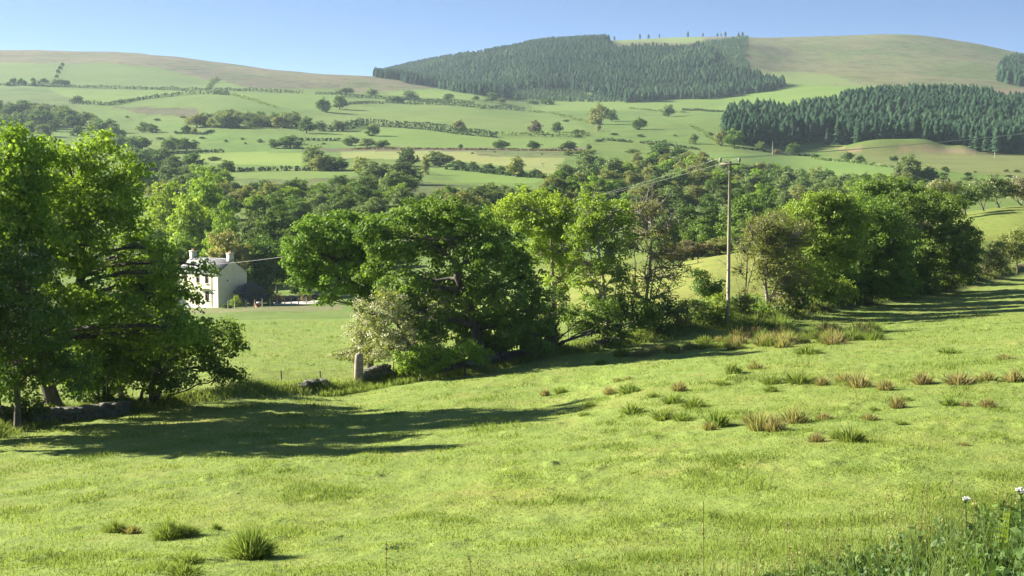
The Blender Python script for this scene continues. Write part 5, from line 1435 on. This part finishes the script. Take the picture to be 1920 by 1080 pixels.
# ------------------------------------------------------------------ weedy bank in the bottom right corner
WEED = leaf_mat('weed_leaves', (.03, .08, .02), (.11, .19, .04), .3)
rng = np.random.default_rng(95)
def bank_pts(n_, u0, u1, d0, d1):
    u = u0 + (u1 - u0) * rng.random(n_) ** .75; d = rng.uniform(d0, d1, n_)
    x = ray(u, 900)[0] * d
    return u, np.stack([x, d, ground_z(x, d)], 1)
u, P = bank_pts(2600, 1200, 2080, 9.0, 13.8)
f = np.clip((u - 1180) / 700, .05, 1.1)
plant_h = (.18 + .75 * f) * rng.uniform(.55, 1.1, len(P)) * np.clip(.45 + P[:, 1] / 22, .6, 1.1)
ids = np.repeat(np.arange(len(P)), 24)
t = rng.random(len(ids)); a = rng.random(len(ids)) * 6.283
Q3 = P[ids] + np.stack([np.cos(a) * (.05 + .16 * (1 - t)), np.sin(a) * (.05 + .16 * (1 - t)), t * plant_h[ids]], 1)
V, Q = leaves_at(Q3, .07 + .08 * rng.random(len(ids)) * (1.3 - t), up=.9, rng=rng, aspect=.5)
mb = MB()
for k in range(len(P)):
    mb.tube([P[k], P[k] + [rng.normal()*.03, rng.normal()*.03, plant_h[k]]], [.005, .003], 3, cap=False)
tv = np.concatenate(mb.V); tq = np.concatenate(mb.Q)
tag(link('weeds', mesh_np('weeds', np.concatenate([V, tv]), [np.concatenate([Q, tq + len(V)])], [WEED], tone=np.r_[np.repeat(.2 + .8 * rng.random(len(ids)) * t, 4), np.full(len(tv), .3)])),
    'leafy nettles and weeds on the bank in the bottom right corner', 'undergrowth', kind='stuff')
tall_grass('tall seeding grass stems rising along the bottom edge and the right corner',
    [(1150, 1950, 11, 14.5, 900, .95), (1500, 2000, 9.5, 14, 1100, 1.15), (1700, 2020, 9, 13, 900, 1.3), (860, 1250, 12.5, 15.5, 170, .75), (1250, 1900, 13, 16, 260, 1.0)], leaf_mat('stem_grass', (.07, .11, .03), (.19, .24, .07), .4, 0), 96, 'tall_grass', wid=.003)
# seed heads on the tall stems
u, P = bank_pts(160, 1000, 1980, 11, 15); hh = rng.uniform(.7, 1.25, len(P)) * np.clip((u - 700) / 900, .55, 1.1)
ids = np.repeat(np.arange(len(P)), 14); t = rng.random(len(ids))
lean = rng.normal(size=(len(P), 2)) * .1
Q3 = P[ids] + np.stack([lean[ids, 0] + rng.normal(size=len(ids)) * .012, lean[ids, 1] + rng.normal(size=len(ids)) * .012, hh[ids] * (1 - .14 * t)], 1)
V, Q = leaves_at(Q3, np.full(len(ids), .022), up=0, rng=rng)
mb = MB()
for k in range(len(P)): mb.tube([P[k], P[k] + [lean[k,0]*.4, lean[k,1]*.4, hh[k]*.6], P[k] + [lean[k,0], lean[k,1], hh[k]]], [.003, .0025, .002], 3, cap=False)
tv = np.concatenate(mb.V); tq = np.concatenate(mb.Q)
tag(link('seed_grass', mesh_np('seed_grass', np.concatenate([V, tv]), [np.concatenate([Q, tq + len(V)])], [RUSH_B], tone=np.r_[np.repeat(rng.random(len(ids)), 4), np.full(len(tv), .4)])),
    'thin stalks with feathery seed heads above the weeds', 'grass', kind='stuff')
# single stalks
for (ub, vb, vt, d_, lb) in [(723,1085,1015,14.5,'single dark stalk standing alone at the bottom edge left of centre'),(880,1090,1045,14,'thin leaning stalk at the bottom edge, middle'),
                             (1318,1090,940,12.5,'tall thin stalk rising above the weeds at the bottom')]:
    x = ray(ub, 1000)[0] * d_; p = np.array([x, d_, gz(x, d_)]); top = at(ub + 1, vt, d_) - p
    m = MB(); m.tube([(0,0,-.05), top * .5 + [.01,0,0], top], [.005, .0045, .003], 5)
    for k in range(16):
        z = rng.uniform(.72, 1); c = top * z + rng.normal(size=3) * .012
        vv, qq = leaves_at(c[None], np.array([.03]), rng=rng); m.add(vv, qq, tone=.4)
    tag(m.build('dead_stalk', RUSH_R, None, loc=p), lb, 'plant stalk')
# fern
x = float(ray(1888, 1000)[0] * 11.5); p = np.array([x, 11.5, gz(x, 11.5) + .1])
fern = empty('fern', p, 'yellow-green fern with upright fronds in the bottom right corner', 'fern')
FERN = leaf_mat('fern_frond', (.14, .24, .03), (.24, .36, .06), .4)
for (dx, dy, hh, ln_) in [(0,0,.95,.02),(.18,.05,.7,.25),(-.2,0,.62,-.28),(.05,-.2,.6,.1)]:
    m = MB(); pts = bez(np.array([0,0,0.]), np.array([dx*.3, dy*.3, hh*.6]), np.array([dx+ln_, dy, hh]), 18)
    m.tube(pts, np.linspace(.007, .002, 18), 4)
    for k in range(3, 18):
        w = .17 * math.sin((k - 1) / 17 * 3.0) ** .8 * hh
        for s_ in (-1, 1):
            a = pts[k]; e = a + np.array([s_ * w, -.03, .25 * w]); dn = np.array([0, 0, .013 + .02 * w])
            n1 = 6
            for j in range(n1):
                c0_ = a + (e - a) * (j / n1); c1_ = a + (e - a) * ((j + .85) / n1); ww = (.028 * (1 - j / n1) + .006)
                mm = (c0_ + c1_) / 2
                m.add([c0_, mm + [0, .002, ww], c1_, mm - [0, .002, ww]], [(0, 1, 2, 3)], tone=.3 + .6 * rng.random())
    m.build('frond', FERN, fern)
# umbel flowers
for (ub, vt, d_, s_, lb) in [(1915, 918, 10.5, .042, 'white umbel flower touching the right edge of the photo'), (1811, 935, 11.5, .024, 'small white umbel flower left of the one at the right edge')]:
    x = float(ray(ub, 950)[0] * d_); p = np.array([x, d_, gz(x, d_)]); top = at(ub, vt, d_) - p
    fl = empty('umbel_flower', p, lb, 'flower')
    m = MB(); m.tube([(0,0,-.03), top * .5 + [.03,0,0], top * .96], [.006, .005, .004], 5)
    heads = MB()
    for k in range(18):
        a = k * 2.4; r_ = s_ * math.sqrt(k / 18); c = top + np.array([math.cos(a) * r_, math.sin(a) * r_, rng.normal() * .004])
        m.tube([top * .96, c], .0015, 3, cap=False)
        for j in range(5):
            vv, qq = leaves_at((c + rng.normal(size=3) * .006)[None], np.array([.016]), up=1.5, rng=rng); heads.add(vv, qq, tone=.9)
    m.build('stem', WEED, fl); heads.build('flower_head', leaf_mat('white_petals_%d' % ub, (.6, .6, .58), (.75, .75, .72), .3, tscale=(1, 1, 1)), fl)

# ------------------------------------------------------------------ air
zmin = float(GV[:, 2].min()) - 1.0; zmax = float(max(GV[:, 2].max(), 0)) + 45
hm, n, l = new_mat('haze')
out = n.new('ShaderNodeOutputMaterial'); pv_ = n.new('ShaderNodeVolumePrincipled')
pv_.inputs['Color'].default_value = (.62, .76, .93, 1)
pv_.inputs['Density'].default_value = HAZE
pv_.inputs['Anisotropy'].default_value = .25
l.new(pv_.outputs[0], out.inputs['Volume'])
xm = float(np.abs(GV[:, 0]).max()) + 50
m = MB(); m.box((0, (5060 - 120) / 2, (zmin + zmax) / 2), (xm, (5060 + 120) / 2 + 20, (zmax - zmin) / 2))
tag(m.build('haze', hm), kind='stuff')
tris = sum(sum(len(p.vertices) - 2 for p in me.polygons) if len(me.polygons) < 2000 else int(len(me.loops) - 2 * len(me.polygons)) for me in bpy.data.meshes)
print('TRIS', tris, 'objects', len(bpy.data.objects))
